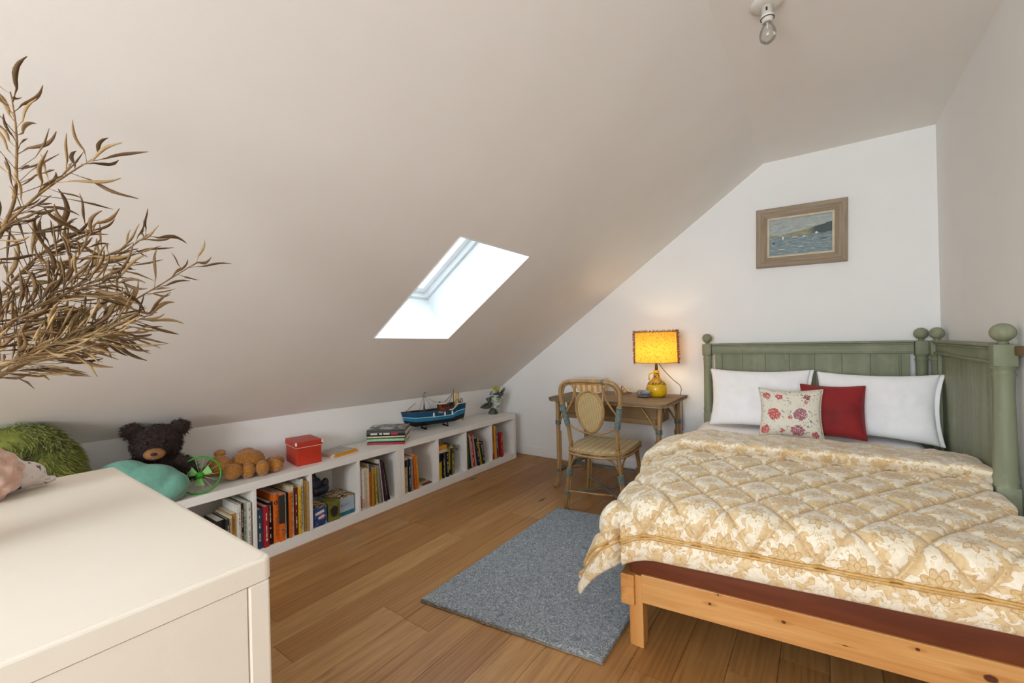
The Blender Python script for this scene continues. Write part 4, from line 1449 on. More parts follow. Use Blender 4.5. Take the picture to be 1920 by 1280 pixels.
# pebbles
M_STONE = plain('grey_pebble', '#7d7a78', 0.6, 0.15, 30)
M_STONE2 = plain('blue_grey_pebble', '#8d8f96', 0.6, 0.15, 30)
for lab, c, r, m, rz in (('flat dark grey pebble under the blue-grey one by the lamp', (-1.165, 3.395, 0.012), (0.046, 0.03, 0.012), M_STONE, 0.3),
                         ('rounded blue-grey pebble resting on the flat one', (-1.148, 3.385, 0.042), (0.042, 0.026, 0.020), M_STONE2, 0.2),
                         ('pale speckled pebble beside the lamp base', (-1.205, 3.43, 0.028), (0.034, 0.028, 0.028), plain('pale_pebble', '#9c9890', 0.7, 0.2, 60), 0.0)):
    bm = B(); ellip(bm, (0, 0, 0), r, None, 16, 12)
    for v in bm.verts:
        v.co *= 1 + 0.10 * noise.noise(v.co * 40 + Vector((c[0] * 9, 0, 0)))
    o = obj('pebble', bm, m, smooth=True)
    o.location = (c[0], c[1], DZ + c[2])
    o.rotation_euler = (0, 0, rz)
    tag(o, lab, 'pebble', 'pebbles beside the lamp')
# shell on the desk
t = thing('seashell', 'knobbly cream and brown seashell on the desk', 'shell', (-1.375, 3.56, DZ), 0.2)
bm = B()
pts, rs = [], []
for k in range(60):
    a = k / 59 * 5.2 * PI
    g = (1 - k / 62)
    pts.append((-0.05 + 0.11 * (k / 59) ** 0.8, 0.018 * g * math.cos(a), 0.030 * g + 0.008 + 0.018 * g * math.sin(a)))
    rs.append(0.003 + 0.017 * g * (1 + 0.15 * math.sin(a * 3)))
tube(bm, pts, rs, 8)
obj('whorls', bm, mat_print('shell_print', '#d8c6a8', ['#8d6f4e', '#b59a76'], 45, 0.54), t, True)
bm = B(); ellip(bm, (-0.055, -0.005, 0.035), (0.026, 0.022, 0.032)); obj('lip', bm, plain('shell_lip', '#d9c3a8', 0.4, 0.1), t, True)
# white lidded paper box behind the chair
t = thing('paper_box', 'white paper-covered box at the back of the desk', 'box', (-1.73, 3.565, DZ), 0.0)
bm = B(); box(bm, (0, 0, 0.05), (0.26, 0.16, 0.10), bev=0.002); obj('body', bm, plain('white_paper', '#e7e4de', 0.7, 0.03, 30), t)
bm = B(); box(bm, (0, 0, 0.112), (0.27, 0.17, 0.026), bev=0.003); obj('lid', bm, plain('white_paper', '#e7e4de', 0.7), t)

# ---------------------------------------------------------------- picture
t = thing('framed_painting', 'small harbour seascape painting in a limed wood frame', 'painting', (-0.117, YB, 1.928), 0)
t.rotation_euler = (0, math.radians(1.3), 0)
PWx, PHz, FWd = 0.552, 0.440, 0.074
def moulding(n):
    """one mitred side of the frame, profile stepped towards the picture"""
    prof = [(0, -0.004), (0, -0.030), (0.006, -0.034), (0.030, -0.030), (0.034, -0.026), (0.050, -0.022), (0.054, -0.025), (0.064, -0.020), (FWd, -0.014), (FWd, -0.002)]
    horiz = n in (0, 2)
    L = (PWx if horiz else PHz) / 2
    O = (PHz if horiz else PWx) / 2
    bm = B()
    rows = []
    for sgn in (-1, 1):
        row = []
        for d, y in prof:
            a, b = sgn * (L - d), O - d
            p = {0: (a, y, b), 2: (-a, y, -b), 1: (b, y, -a), 3: (-b, y, a)}[n]
            row.append(bm.verts.new(p))
        rows.append(row)
    k = len(prof)
    for i in range(k):
        bm.faces.new((rows[0][i], rows[0][(i + 1) % k], rows[1][(i + 1) % k], rows[1][i]))
    bm.faces.new(rows[0]); bm.faces.new(rows[1][::-1])
    return bm
for n in range(4):
    obj('frame_side', moulding(n), M_FRAME if n in (0, 2) else M_FRAMEV, t)
bm = B()
iw, ih = PWx / 2 - FWd + 0.002, PHz / 2 - FWd + 0.002
for (cx, cz, sx, sz) in ((0, ih - 0.007, 2 * iw, 0.014), (0, -ih + 0.007, 2 * iw, 0.014), (-iw + 0.007, 0, 0.014, 2 * ih - 0.028), (iw - 0.007, 0, 0.014, 2 * ih - 0.028)):
    box(bm, (cx, -0.012, cz), (sx, 0.012, sz), bev=0.002)
obj('inner_slip', bm, plain('cream_slip', '#c9bda6', 0.6, 0.06, 30), t)
cw, chh = 2 * iw - 0.024, 2 * ih - 0.024
bm = B()
grid(bm, lambda u, v: Vector(((u - .5) * cw, -0.010, (v - .5) * chh)), 2, 2, uv=lambda u, v: (u, v))
def mat_sea():
    t = NT('painted_harbour')
    uv = t.node('ShaderNodeTexCoord').outputs['UV']
    sep = t.node('ShaderNodeSeparateXYZ'); t.link(uv, sep.inputs[0])
    u, v = sep.outputs[0], sep.outputs[1]
    mp = t.node('ShaderNodeMapping'); mp.inputs['Scale'].default_value = (3.2, 9, 1); t.link(uv, mp.inputs[0])
    br = t.noise(mp.outputs[0], 2.2, 4, 0.65, 0.8)
    mp2 = t.node('ShaderNodeMapping'); mp2.inputs['Scale'].default_value = (4, 26, 1); t.link(uv, mp2.inputs[0])
    wv = t.noise(mp2.outputs[0], 2.0, 3, 0.6, 0.4)
    sky = t.ramp(br, [(0.3, srgb('#7f8f92')), (0.55, srgb('#a4aaa4')), (0.75, srgb('#c3c2b0'))])
    sea = t.ramp(wv, [(0.32, srgb('#55666e')), (0.55, srgb('#74868a')), (0.70, srgb('#b9c0bb'))])
    mp3 = t.node('ShaderNodeMapping'); mp3.inputs['Scale'].default_value = (5, 1, 1); t.link(uv, mp3.inputs[0])
    hn = t.noise(mp3.outputs[0], 1.4, 3)
    sx_ = t.math('SMOOTH_MIN', 1.0, 1.0, 0.1)
    ridge = t.math('ADD', t.math('ADD', 0.56, t.math('MULTIPLY', t.math('MULTIPLY', u, u), 0.22)), t.math('MULTIPLY', t.math('SUBTRACT', hn, 0.5), 0.16))
    hill = t.math('LESS_THAN', v, ridge)
    hc = t.mix(t.ramp(u, [(0.62, (0, 0, 0)), (0.74, (1, 1, 1))]), t.ramp(br, [(0.35, srgb('#6f7346')), (0.6, srgb('#979066'))]), srgb('#33423d'))
    c = t.mix(hill, sky, hc)
    c = t.mix(t.math('LESS_THAN', v, 0.515), c, sea)
    def dab(px, py, rx, ry, col, tri=False):
        dx = t.math('DIVIDE', t.math('SUBTRACT', u, px), rx)
        dy = t.math('DIVIDE', t.math('SUBTRACT', v, py), ry)
        r = t.math('ADD', t.math('MULTIPLY', dx, dx), t.math('MULTIPLY', dy, dy))
        return t.mix(t.math('LESS_THAN', r, 1.0), c, srgb(col))
    for a in ((.23, .47, .015, .05, '#d9d8c8'), (.42, .46, .05, .022, '#c4a08c'), (.42, .43, .05, .012, '#4d4a44'), (.57, .45, .025, .025, '#d6d2c4'), (.58, .43, .02, .012, '#35393a'), (.76, .52, .02, .03, '#dcd8cb'), (.86, .505, .06, .012, '#3b4744'), (.87, .35, .06, .014, '#33403e'), (.075, .35, .018, .03, '#2b3133'), (.18, .55, .03, .02, '#b6a88c'), (.2, .16, .06, .012, '#c9d0cc'), (.52, .2, .05, .010, '#c5ccc8')):
        c = dab(*a)
    t.col(c)
    t.set(Roughness=0.45)
    t.bump(t.math('ADD', br, wv), 0.25, 0.003)
    return t.m
obj('canvas', bm, mat_sea(), t)

# ---------------------------------------------------------------- ceiling bulb
t = thing('ceiling_light', 'bare clear bulb in a white ceiling holder', 'ceiling light', (-0.149, 1.975, ZC), 0)
M_PORC = plain('white_porcelain', '#d9d4ca', 0.35, 0.03)
bm = B(); lathe(bm, [(0.0, 0.0), (0.058, 0.0), (0.060, -0.006), (0.056, -0.012), (0.030, -0.018), (0.0, -0.018)], 28); obj('rose', bm, M_PORC, t, True)
bm = B(); lathe(bm, [(0.021, -0.016), (0.021, -0.052), (0.024, -0.054), (0.024, -0.060), (0.020, -0.062), (0.019, -0.078), (0.0, -0.078)], 20); obj('lamp_holder', bm, M_PORC, t, True)
bm = B(); tube(bm, [(0.0235 * math.cos(2 * PI * k / 24), 0.0235 * math.sin(2 * PI * k / 24), -0.064) for k in range(24)], 0.0015, 5, closed=True); obj('holder_ring', bm, M_BLACK, t, True)
bm = B(); box(bm, (0.0, -0.021, -0.036), (0.006, 0.004, 0.012)); obj('holder_slot', bm, M_BLACK, t)
bm = B(); lathe(bm, [(0.013, -0.076), (0.014, -0.085), (0.026, -0.108), (0.030, -0.126), (0.026, -0.146), (0.014, -0.157), (0.0, -0.159)], 22); obj('bulb', bm, mat_glass('bulb_glass', (0.97, 0.97, 0.96)), t, True)
bm = B()
tube(bm, [(0, 0, -0.078), (0, 0, -0.105)], [0.005, 0.003], 8)
tube(bm, [(-0.010, 0, -0.122), (-0.003, 0, -0.105), (0.003, 0, -0.105), (0.010, 0, -0.122)], 0.0006, 4)
obj('filament_stem', bm, plain('pale_stem', '#cfccc4', 0.3), t, True)

# ---------------------------------------------------------------- green painted boards round the bed head
def bed_board(label, loc, rz, L):
    t = thing('bed_board', label, 'headboard', loc, rz, 'green painted boards around the bed')
    for s in (-1, 1):
        bm = B()
        box(bm, (s * L / 2, 0, 1.1025), (0.066, 0.066, 0.085), bev=0.004)
        box(bm, (s * L / 2, 0, 0.30), (0.066, 0.066, 0.60), bev=0.004)
        lathe(bm, [(0.033, 1.062), (0.037, 1.055), (0.030, 1.046), (0.030, 1.036), (0.034, 1.028), (0.030, 1.018), (0.029, 0.95), (0.032, 0.78), (0.034, 0.66), (0.034, 0.645), (0.038, 0.63), (0.034, 0.61), (0.036, 0.598)], 18, (s * L / 2, 0, 0))
        p = obj('post', bm, M_GREEN, t)
        p.data.set_sharp_from_angle(angle=math.radians(40))
        for pl in p.data.polygons:
            pl.use_smooth = True
        bm = B()
        lathe(bm, [(0.014, 1.143), (0.016, 1.156)], 14, (s * L / 2, 0, 0))
        ellip(bm, (s * L / 2, 0, 1.190), (0.037, 0.037, 0.036), None, 20, 14)
        obj('finial', bm, M_GREEN, p, True)
    l2 = L - 0.070
    bm = B()
    box(bm, (0, 0.004, 1.104), (l2, 0.034, 0.074), bev=0.002)
    r = obj('top_rail', bm, M_GREENH, t)
    bm = B()
    box(bm, (0, -0.002, 1.141), (l2, 0.060, 0.014), bev=0.004)
    box(bm, (0, -0.010, 1.128), (l2, 0.028, 0.010), bev=0.003)
    box(bm, (0, -0.012, 1.072), (l2, 0.022, 0.012), bev=0.004)
    obj('rail_moulding', bm, M_GREENH, r)
    bm = B()
    box(bm, (0, 0.004, 0.36), (l2, 0.034, 0.09), bev=0.002)
    obj('bottom_rail', bm, M_GREENH, t)
    for s in (-1, 1):
        bm = B()
        box(bm, (s * (L / 2 - 0.078), 0.004, 0.735), (0.042, 0.030, 0.67), bev=0.003)
        st = obj('stile', bm, M_GREEN, t)
        bm = B()
        box(bm, (s * (L / 2 - 0.103), -0.006, 0.735), (0.010, 0.018, 0.67), bev=0.003)
        obj('bead', bm, M_GREEN, st)
    n = 7
    a, b = -(L / 2 - 0.098), L / 2 - 0.098
    for k in range(n):
        bm = B()
        w = (b - a) / n
        box(bm, (a + w * (k + 0.5), 0.008, 0.735), (w - 0.0012, 0.016, 0.675), bev=0.0014)
        obj('board', bm, M_GREEN, t)
    return t
bed_board('green painted headboard with ball finials against the gable wall', (-0.120, 3.695, 0), 0, 1.250)
bed_board('green painted side board with ball finials against the right wall', (0.565, 3.036, 0), -PI / 2, 1.168)

# ---------------------------------------------------------------- bed
FL, FR, HR, HL = Vector((-0.640, 1.62, 0)), Vector((0.490, 1.735, 0)), Vector((0.490, 3.635, 0)), Vector((-0.79, 3.62, 0))
def bq(u, v):
    return (FL * (1 - u) + FR * u) * (1 - v) + (HL * (1 - u) + HR * u) * v
bed = thing('bed', 'low pine bed frame with reddish brown mattress base', 'bed', (0, 0, 0), 0)
fd = (FR - FL).normalized()
sd = (HL - FL).normalized()
fn_ = Vector((fd.y, -fd.x, 0))
ang = math.atan2(fd.y, fd.x)
def mat_knotty():
    t = NT('knotty_pine_foot_rail')
    g = t.noise(t.pos((1.1, 18, 24), 'object'), 1.0, 6, 0.6, 0.9)
    f = t.noise(t.pos((3, 90, 90), 'object'), 1.0, 3)
    c = t.ramp(g, [(0.32, srgb('#bd7f42')), (0.68, srgb('#dbaa6c'))])
    c = t.mix(t.math('MULTIPLY', f, 0.3), c, srgb('#b07236'))
    sep = t.node('ShaderNodeSeparateXYZ')
    t.link(t.pos(kind='object'), sep.inputs[0])
    n = t.noise(t.pos((30, 30, 30), 'object'), 1.0, 2)
    for x, z, rx, rz in ((0.242, 0.243, 0.007, 0.006), (0.466, 0.246, 0.008, 0.006), (0.80, 0.268, 0.006, 0.005), (0.95, 0.238, 0.018, 0.012), (0.27, 0.283, 0.004, 0.004), (0.63, 0.222, 0.010, 0.002)):
        dx = t.math('DIVIDE', t.math('SUBTRACT', sep.outputs[0], x), rx)
        dz = t.math('DIVIDE', t.math('SUBTRACT', sep.outputs[2], z), rz)
        d = t.math('SQRT', t.math('ADD', t.math('MULTIPLY', dx, dx), t.math('MULTIPLY', dz, dz)))
        d = t.math('ADD', d, t.math('MULTIPLY', t.math('SUBTRACT', n, 0.5), 0.6))
        halo = t.math('SQRT', t.math('ADD', t.math('MULTIPLY', t.math('MULTIPLY', dx, 0.22), t.math('MULTIPLY', dx, 0.22)), t.math('MULTIPLY', t.math('MULTIPLY', dz, 0.6), t.math('MULTIPLY', dz, 0.6))))
        c = t.mix(t.ramp(halo, [(0.5, (0.5,) * 3), (1.3, (0, 0, 0))]), c, srgb('#a8662c'))
        c = t.mix(t.ramp(d, [(0.75, (0.95,) * 3), (1.1, (0, 0, 0))]), c, srgb('#4e2410'))
    t.col(c)
    t.set(Roughness=0.42, Specular_IOR_Level=0.35)
    t.bump(g, 0.12, 0.003)
    return t.m
def rail(name, p, q, z0, z1, th, mat, axis):
    d = (q - p)
    o = None
    bm = B()
    box(bm, (d.length / 2, 0, (z0 + z1) / 2), (d.length, th, z1 - z0), bev=0.003)
    o = obj(name, bm, mat, bed)
    o.location = p
    o.rotation_euler = (0, 0, math.atan2(d.y, d.x))
    return o
rail('foot_rail', FL + fd * 0.052 + Vector((0, 0.018, 0)), FR + Vector((0, 0.018, 0)), 0.178, 0.288, 0.034, mat_knotty(), 0)
rail('side_rail', FL + Vector((0.004, -0.012, 0)) + Vector((-0.0, 0, 0)), HL + Vector((0.004, 0, 0)), 0.165, 0.283, 0.052, M_PINE, 0)
rail('side_rail', FR + Vector((-0.03, 0.0, 0)), HR + Vector((-0.03, 0, 0)), 0.165, 0.283, 0.052, M_PINE, 0)
rail('head_rail', HL + Vector((0, -0.03, 0)), HR + Vector((0, -0.03, 0)), 0.178, 0.288, 0.034, M_PINE, 0)
for p in (FL + Vector((0.030, 0.036, 0)), FR + Vector((-0.04, 0.045, 0)), HL + Vector((0.04, -0.05, 0)), HR + Vector((-0.04, -0.05, 0))):
    bm = B()
    box(bm, (p.x, p.y, 0.14), (0.054, 0.056, 0.28), (0, 0, 0), bev=0.003)
    obj('leg', bm, M_PINEY, bed)
def slab(name, z0, z1, inset, mat, parent, rnd=0.04, zfn=None):
    bm = B()
    qs = []
    cs = [bq(0, 0), bq(1, 0), bq(1, 1), bq(0, 1)]
    cen = sum(cs, Vector()) / 4
    cs = [c + (cen - c).normalized() * inset * 1.41 for c in cs]
    hexa(bm, [c + Vector((0, 0, z0)) for c in cs], [c + Vector((0, 0, z1)) for c in cs])
    bmesh.ops.bevel(bm, geom=list(bm.edges), offset=rnd, segments=4, affect='EDGES', profile=0.5)
    return obj(name, bm, mat, parent, True)
slab('mattress_base', 0.275, 0.395, 0.008, M_REDWOOD, bed, 0.012)
mt = thing('mattress', 'mattress under a white fitted sheet, bare at the head of the bed', 'mattress', (0, 0, 0), 0)
slab('mattress_core', 0.395, 0.535, 0.012, M_CLOTH, mt, 0.035)
bm = B()
def sheet(u, v):
    p = bq(u, v)
    e = min(u, 1 - u)
    drop = 0.07 * max(0, 1 - e / 0.05) ** 2
    out = (0.02 * max(0, 1 - e / 0.05)) * (-1 if u < 0.5 else 1)
    return Vector((p.x + out, p.y, 0.543 - drop + 0.0035 * noise.noise(Vector((p.x * 5, p.y * 9, 0)))))
grid(bm, lambda u, v: sheet(u, 0.3 + 0.70 * v), 60, 40)
so = obj('fitted_sheet', bm, M_CLOTH, mt, True)
m = so.modifiers.new('s', 'SOLIDIFY'); m.thickness = 0.004

# comforter
BW = 1.22
ZQ = 0.585
def mat_damask():
    t = NT('gold_damask_quilt')
    uv = t.node('ShaderNodeTexCoord').outputs['UV']
    sep = t.node('ShaderNodeSeparateXYZ'); t.link(uv, sep.inputs[0])
    u, v = sep.outputs[0], sep.outputs[1]
    DW, DH = 0.19, 0.275
    a = t.math('ADD', t.math('DIVIDE', u, DW), t.math('DIVIDE', v, DH))
    b = t.math('SUBTRACT', t.math('DIVIDE', u, DW), t.math('DIVIDE', v, DH))
    pa = t.math('SUBTRACT', t.math('FRACT', a), 0.5)
    pb = t.math('SUBTRACT', t.math('FRACT', b), 0.5)
    # back to metres inside the diamond
    x = t.math('MULTIPLY', t.math('ADD', pa, pb), DW / 2)
    y = t.math('MULTIPLY', t.math('SUBTRACT', pa, pb), DH / 2)
    r = t.math('SQRT', t.math('ADD', t.math('MULTIPLY', x, x), t.math('MULTIPLY', y, y)))
    th = t.math('ARCTAN2', y, x)
    n = t.noise(uv, 34, 2, 0.5, 0.9)
    n2 = t.noise(uv, 26, 2, 0.5, 1.0)
    sat = t.noise(uv, 70, 3, 0.6)
    rr = t.math('ADD', r, t.math('MULTIPLY', t.math('SUBTRACT', n, 0.5), 0.012))
    pet = t.math('MULTIPLY', t.math('COSINE', t.math('MULTIPLY', th, 8)), 0.006)
    flower = t.math('LESS_THAN', t.math('SUBTRACT', rr, pet), 0.030)
    heart = t.math('LESS_THAN', rr, 0.010)
    ring = t.math('LESS_THAN', t.math('ABSOLUTE', t.math('SUBTRACT', t.math('SUBTRACT', rr, pet), 0.030)), 0.0024)
    spokes = t.math('MULTIPLY', flower, t.math('GREATER_THAN', t.math('COSINE', t.math('MULTIPLY', t.math('ADD', th, 0.39), 8)), 0.86))
    # scrolling foliage around the edges of the diamonds
    edge = t.math('MAXIMUM', t.math('ABSOLUTE', pa), t.math('ABSOLUTE', pb))
    fol = t.math('GREATER_THAN', t.math('ADD', n2, t.math('MULTIPLY', t.math('SUBTRACT', edge, 0.36), 0.95)), 0.53)
    line = t.math('LESS_THAN', t.math('ABSOLUTE', t.math('SUBTRACT', t.math('FRACT', t.math('MULTIPLY', n2, 5.0)), 0.5)), 0.07)
    line2 = t.math('MULTIPLY', line, t.math('GREATER_THAN', r, 0.036))
    row = t.math('ABSOLUTE', t.math('MODULO', t.math('SUBTRACT', t.math('FLOOR', a), t.math('FLOOR', b)), 2.0))
    base = t.ramp(sat, [(0.3, srgb('#dccdb2')), (0.7, srgb('#ebe1cd'))])
    gold = t.ramp(sat, [(0.3, srgb('#c29c60')), (0.7, srgb('#d5b47a'))])
    ink = srgb('#a9844c')
    # bigger blossom in every second row
    pet2 = t.math('MULTIPLY', t.math('ABSOLUTE', t.math('COSINE', t.math('MULTIPLY', th, 5))), 0.016)
    big = t.math('MULTIPLY', row, t.math('LESS_THAN', t.math('SUBTRACT', rr, pet2), 0.036))
    bigring = t.math('MULTIPLY', row, t.math('LESS_THAN', t.math('ABSOLUTE', t.math('SUBTRACT', t.math('SUBTRACT', rr, pet2), 0.036)), 0.0022))
    c = t.mix(t.math('MULTIPLY', fol, 0.72), base, gold)
    c = t.mix(t.math('MULTIPLY', big, 0.75), c, gold)
    c = t.mix(t.math('MULTIPLY', t.math('MULTIPLY', flower, 0.55), t.math('SUBTRACT', 1.0, t.math('MULTIPLY', row, 0.6))), c, gold)
    c = t.mix(t.math('MULTIPLY', t.math('MAXIMUM', t.math('MAXIMUM', ring, bigring), spokes), 0.65), c, ink)
    c = t.mix(t.math('MULTIPLY', heart, 0.6), c, ink)
    c = t.mix(t.math('MULTIPLY', line2, 0.5), c, ink)
    t.col(c)
    t.set(Roughness=0.5, Specular_IOR_Level=0.35, Sheen_Weight=0.25)
    t.bump(t.math('ADD', t.math('MULTIPLY', sat, 0.4), t.math('ADD', t.math('MULTIPLY', fol, 0.35), n)), 0.35, 0.004)
    return t.m
M_DAM = mat_damask()
M_DAMB = plain('gold_binding', '#c79b58', 0.45, 0.08, 60)
DW, DH = 0.19, 0.275
LQ = 1.225                                   # length lying on the bed
def quilt(x, y):
    """height of the padding between diamond stitch lines"""
    a, b = x / DW + y / DH, x / DW - y / DH
    fa, fb = abs(math.sin(PI * a)), abs(math.sin(PI * b))
    return 0.022 * (1 - math.exp(-fa * 4.5)) * (1 - math.exp(-fb * 4.5)) + 0.0015 * noise.noise(Vector((x * 20, y * 20, 0)))
def drape(d, r, flare):
    """overhang d beyond an edge -> (outward, down)"""
    q = r * PI / 2
    if d < q:
        t = d / r
        return r * math.sin(t), r * (1 - math.cos(t))
    e = d - q
    return r + e * math.sin(flare), r + e * math.cos(flare)
LEFT, FOOT, RIGHT = 0.33, 0.235, 0.11
def cloth(x, y, lift=0.0):
    """cloth coordinates in metres -> point in the room"""
    foot = FOOT
    u = min(max(x / BW, 0), 1)
    v = min(max(y / 2.03, 0), 1)
    base = bq(u, v)
    dx = max(-x, 0)
    dr = max(x - BW, 0)
    dy = max(-y, 0) * (1.0 - 0.10 * u)
    pad = 0.004 * noise.noise(Vector((x * 3.1, y * 3.1, 2.0)))
    z = ZQ + pad - 0.045 * max(0, 1 - u / 0.12) ** 2 * (1 if x >= 0 else 1)
    out = Vector((0, 0, 0))
    dn = 0.0
    nrm = Vector((0, 0, 1))
    nl = Vector((-1, 0.06, 0)).normalized()
    nf = Vector((0.09, -1, 0)).normalized()
    if dr > 0:
        o, dn = drape(dr, 0.05, 0.05)
        out = Vector((1, 0, 0)) * min(o, 0.025)
        nrm = Vector((0.5, 0, 0.8)).normalized()
        if dy > 0:
            o2, dn2 = drape(dy, 0.06, 0.06)
            out = out + nf * o2
            dn = max(dn, dn2)
            nrm = nf
    elif dx > 0 or dy > 0:
        d = math.hypot(dx, dy)
        ph = math.atan2(dx, dy) if d > 0 else 0       # 0 foot .. pi/2 left
        w = ph / (PI / 2)
        flare = 0.05 + 0.36 * w + 0.13 * math.sin(PI * w) ** 2
        if dx > 0 and dy == 0:
            flare = 0.40 + 0.10 * math.sin(y * 5.0 + 0.6) * min(1, y / 0.15)
        r = 0.06 + 0.03 * w
        o, dn = drape(d, r, flare)
        if dx > 0 and dy > 0:
            o -= 0.05 * math.exp(-((w - 0.12) / 0.09) ** 2) * min(1, d / 0.15)
        hd = (nl * math.sin(ph) + nf * math.cos(ph)).normalized()
        out = hd * o
        k = min(1, d / (r * 1.57))
        nrm = (hd * k + Vector((0, 0, 1)) * (1 - k) + Vector((0, 0, 0.2))).normalized()
    q = quilt(x, y)
    hem = 1.0
    if dy > 0:                                        # plain padded border beyond the gold cord
        if -y > FOOT - 0.085:
            q = 0.016 * math.sin(PI * min(1, max(0, (-y - (FOOT - 0.085)) / 0.085))) ** 0.5
    p = Vector((base.x, base.y, z - dn)) + out + nrm * (q + lift)
    return p
bm = B()
NX, NY = 400, 360
X0, X1, Y0, Y1 = -LEFT, BW + RIGHT, -FOOT, LQ
grid(bm, lambda a, b: cloth(X0 + (X1 - X0) * a, Y0 + (Y1 - Y0) * b), NX, NY, uv=lambda a, b: (X0 + (X1 - X0) * a, Y0 + (Y1 - Y0) * b))
cf = thing('comforter', 'quilted cream and gold damask comforter spread over the bed', 'comforter', (0, 0, 0), 0)
qo = obj('quilted_cover', bm, M_DAM, cf, 'keep')
m = qo.modifiers.new('s', 'SOLIDIFY'); m.thickness = 0.014; m.offset = -1
# gold cord pair along the foot border
for k, off in enumerate((0.082, 0.094)):
    bm = B()
    tube(bm, [cloth(X0 + 0.01 + (X1 - X0 - 0.02) * i / 160, -(FOOT - off), 0.004) for i in range(161)], 0.0048, 6)
    obj('gold_cord', bm, M_DAMB, cf, True)
# folded-back head edge: a soft roll lying on the comforter
bm = B()
FB = 0.40
def roll(a, b):
    x = X0 + 0.05 + (X1 - X0 - 0.05) * a
    ph = b
    yb = LQ + 0.02 - 0.05 * math.sin(a * 2.2)
    ln = FB + 0.02 * math.sin(a * 7)
    # profile from under the head edge, over the top, curling to the foot-side lip
    if ph < 0.15:
        t = ph / 0.15
        y, h = yb + 0.020 * math.sin(PI * t), -0.012 + 0.052 * t
    elif ph < 0.82:
        t = (ph - 0.15) / 0.67
        y, h = yb - ln * t, 0.040 + 0.008 * math.sin(PI * t) + 0.026 * t ** 2
    else:
        t = (ph - 0.82) / 0.18
        y, h = yb - ln - 0.034 * math.sin(PI * t) + 0.018 * t, 0.066 * max(0.0, math.cos(PI * t / 2)) ** 0.9 - 0.006 * t
    wr = 0.007 * noise.noise(Vector((x * 30, y * 12, 1.3))) + 0.006 * noise.noise(Vector((x * 9, y * 6, 4.0)))
    return cloth(x, y, h + wr + 0.006 - quilt(x, y) * 0.8)
grid(bm, roll, 220, 60, uv=lambda a, b: (X0 + (X1 - X0) * a, LQ + b * FB * 1.3))
ro = obj('folded_edge', bm, M_DAM, cf, 'keep')

# pillows
def place(o, loc, rx, rz=0.0, ry=0.0):
    o.location = loc
    o.rotation_euler = (rx, ry, rz)
def pillow(label, loc, rx, rz, wd, ht, th, seed):
    t = thing('pillow', label, 'pillow', loc, 0, 'white pillows at the head of the bed')
    t.rotation_euler = (rx, 0, rz)
    cushion('pillowcase', wd, ht, th, M_CLOTH, t, 70, 52, 0.085, 0.42, 0.013, seed)
    bm = B()
    # open flap of the pillowcase on one end
    def fl(u, v):
        b = 2 * v - 1
        x = wd / 2 * (1 - 0.085 * (1 - b * b)) - 0.012 + 0.03 * u
        return Vector((x, 0.012 * math.sin(v * 7 + seed) * u, ht / 2 + b * ht / 2 * (0.985 + 0.02 * u)))
    grid(bm, fl, 6, 24)
    o = obj('flange', bm, M_CLOTH, t, True)
    o.modifiers.new('s', 'SOLIDIFY').thickness = 0.003
    return t
pillow('plump white pillow behind the floral cushion', (-0.378, 3.43, 0.552), -0.26, 0.02, 0.63, 0.425, 0.17, 1)
pillow('plump white pillow behind the red cushion, next to the side board', (0.235, 3.40, 0.552), -0.27, -0.20, 0.60, 0.415, 0.17, 6)

def mat_floral():
    t = NT('floral_cushion_print')
    uv = t.node('ShaderNodeTexCoord').outputs['UV']
    lin = t.noise(uv, 300, 2)
    c = t.ramp(lin, [(0.3, srgb('#d9d2c0')), (0.7, srgb('#e7e0d0'))])
    dist = t.noise(uv, 60, 2, 0.5, 0.5)
    sep = t.node('ShaderNodeSeparateXYZ'); t.link(uv, sep.inputs[0])
    u, v = sep.outputs[0], sep.outputs[1]
    cell = t.voro(uv, 105, 'F1')
    fl = ((.085, .145, .036, '#c23a3e'), (.225, .150, .036, '#a3566c'), (.21, .045, .037, '#a8506a'), (.035, .045, .026, '#c7444a'), (.045, .262, .022, '#bf4450'), (.115, .258, .020, '#c2394a'), (.262, .262, .018, '#8e3440'), (.30, .03, .020, '#c0444a'), (.13, .04, .014, '#b93e46'), (.17, .128, .012, '#c2454f'), (.255, .225, .012, '#c2596a'))
    for x0, y0, r0, col in fl:
        dx, dy = t.math('SUBTRACT', u, x0), t.math('SUBTRACT', v, y0)
        r = t.math('SQRT', t.math('ADD', t.math('MULTIPLY', dx, dx), t.math('MULTIPLY', dy, dy)))
        r = t.math('ADD', r, t.math('MULTIPLY', t.math('SUBTRACT', dist, 0.5), 0.03))
        msk = t.math('MULTIPLY', t.math('LESS_THAN', r, r0), t.math('GREATER_THAN', cell, 0.30))
        c = t.mix(t.math('MULTIPLY', msk, 0.9), c, srgb(col))
    sp = t.noise(uv, 42, 2, 0.5, 1.6)
    c = t.mix(t.math('MULTIPLY', t.math('GREATER_THAN', sp, 0.635), 0.75), c, srgb('#5a3b34'))
    sp2 = t.noise(t.pos(kind='uv', loc=(3, 5, 0)), 36, 2, 0.5, 1.6)
    c = t.mix(t.math('MULTIPLY', t.math('GREATER_THAN', sp2, 0.64), 0.5), c, srgb('#9aa085'))
    t.col(c)
    t.set(Roughness=0.85)
    t.bump(lin, 0.2, 0.002)
    return t.m
t = thing('cushion', 'small floral cushion with red and mauve flowers on the bed', 'cushion', (-0.170, 3.165, 0.556), 0)
t.rotation_euler = (-0.24, 0, 0.05)
cushion('cover', 0.345, 0.315, 0.12, mat_floral(), t, 34, 32, 0.10, 0.5, 0.005, 3)
piping(0.345, 0.315, 0.10, t, plain('cream_piping', '#d6cdb8', 0.8), 0.003)
t = thing('cushion', 'small plain red velvet cushion on the bed', 'cushion', (0.040, 3.262, 0.566), 0)
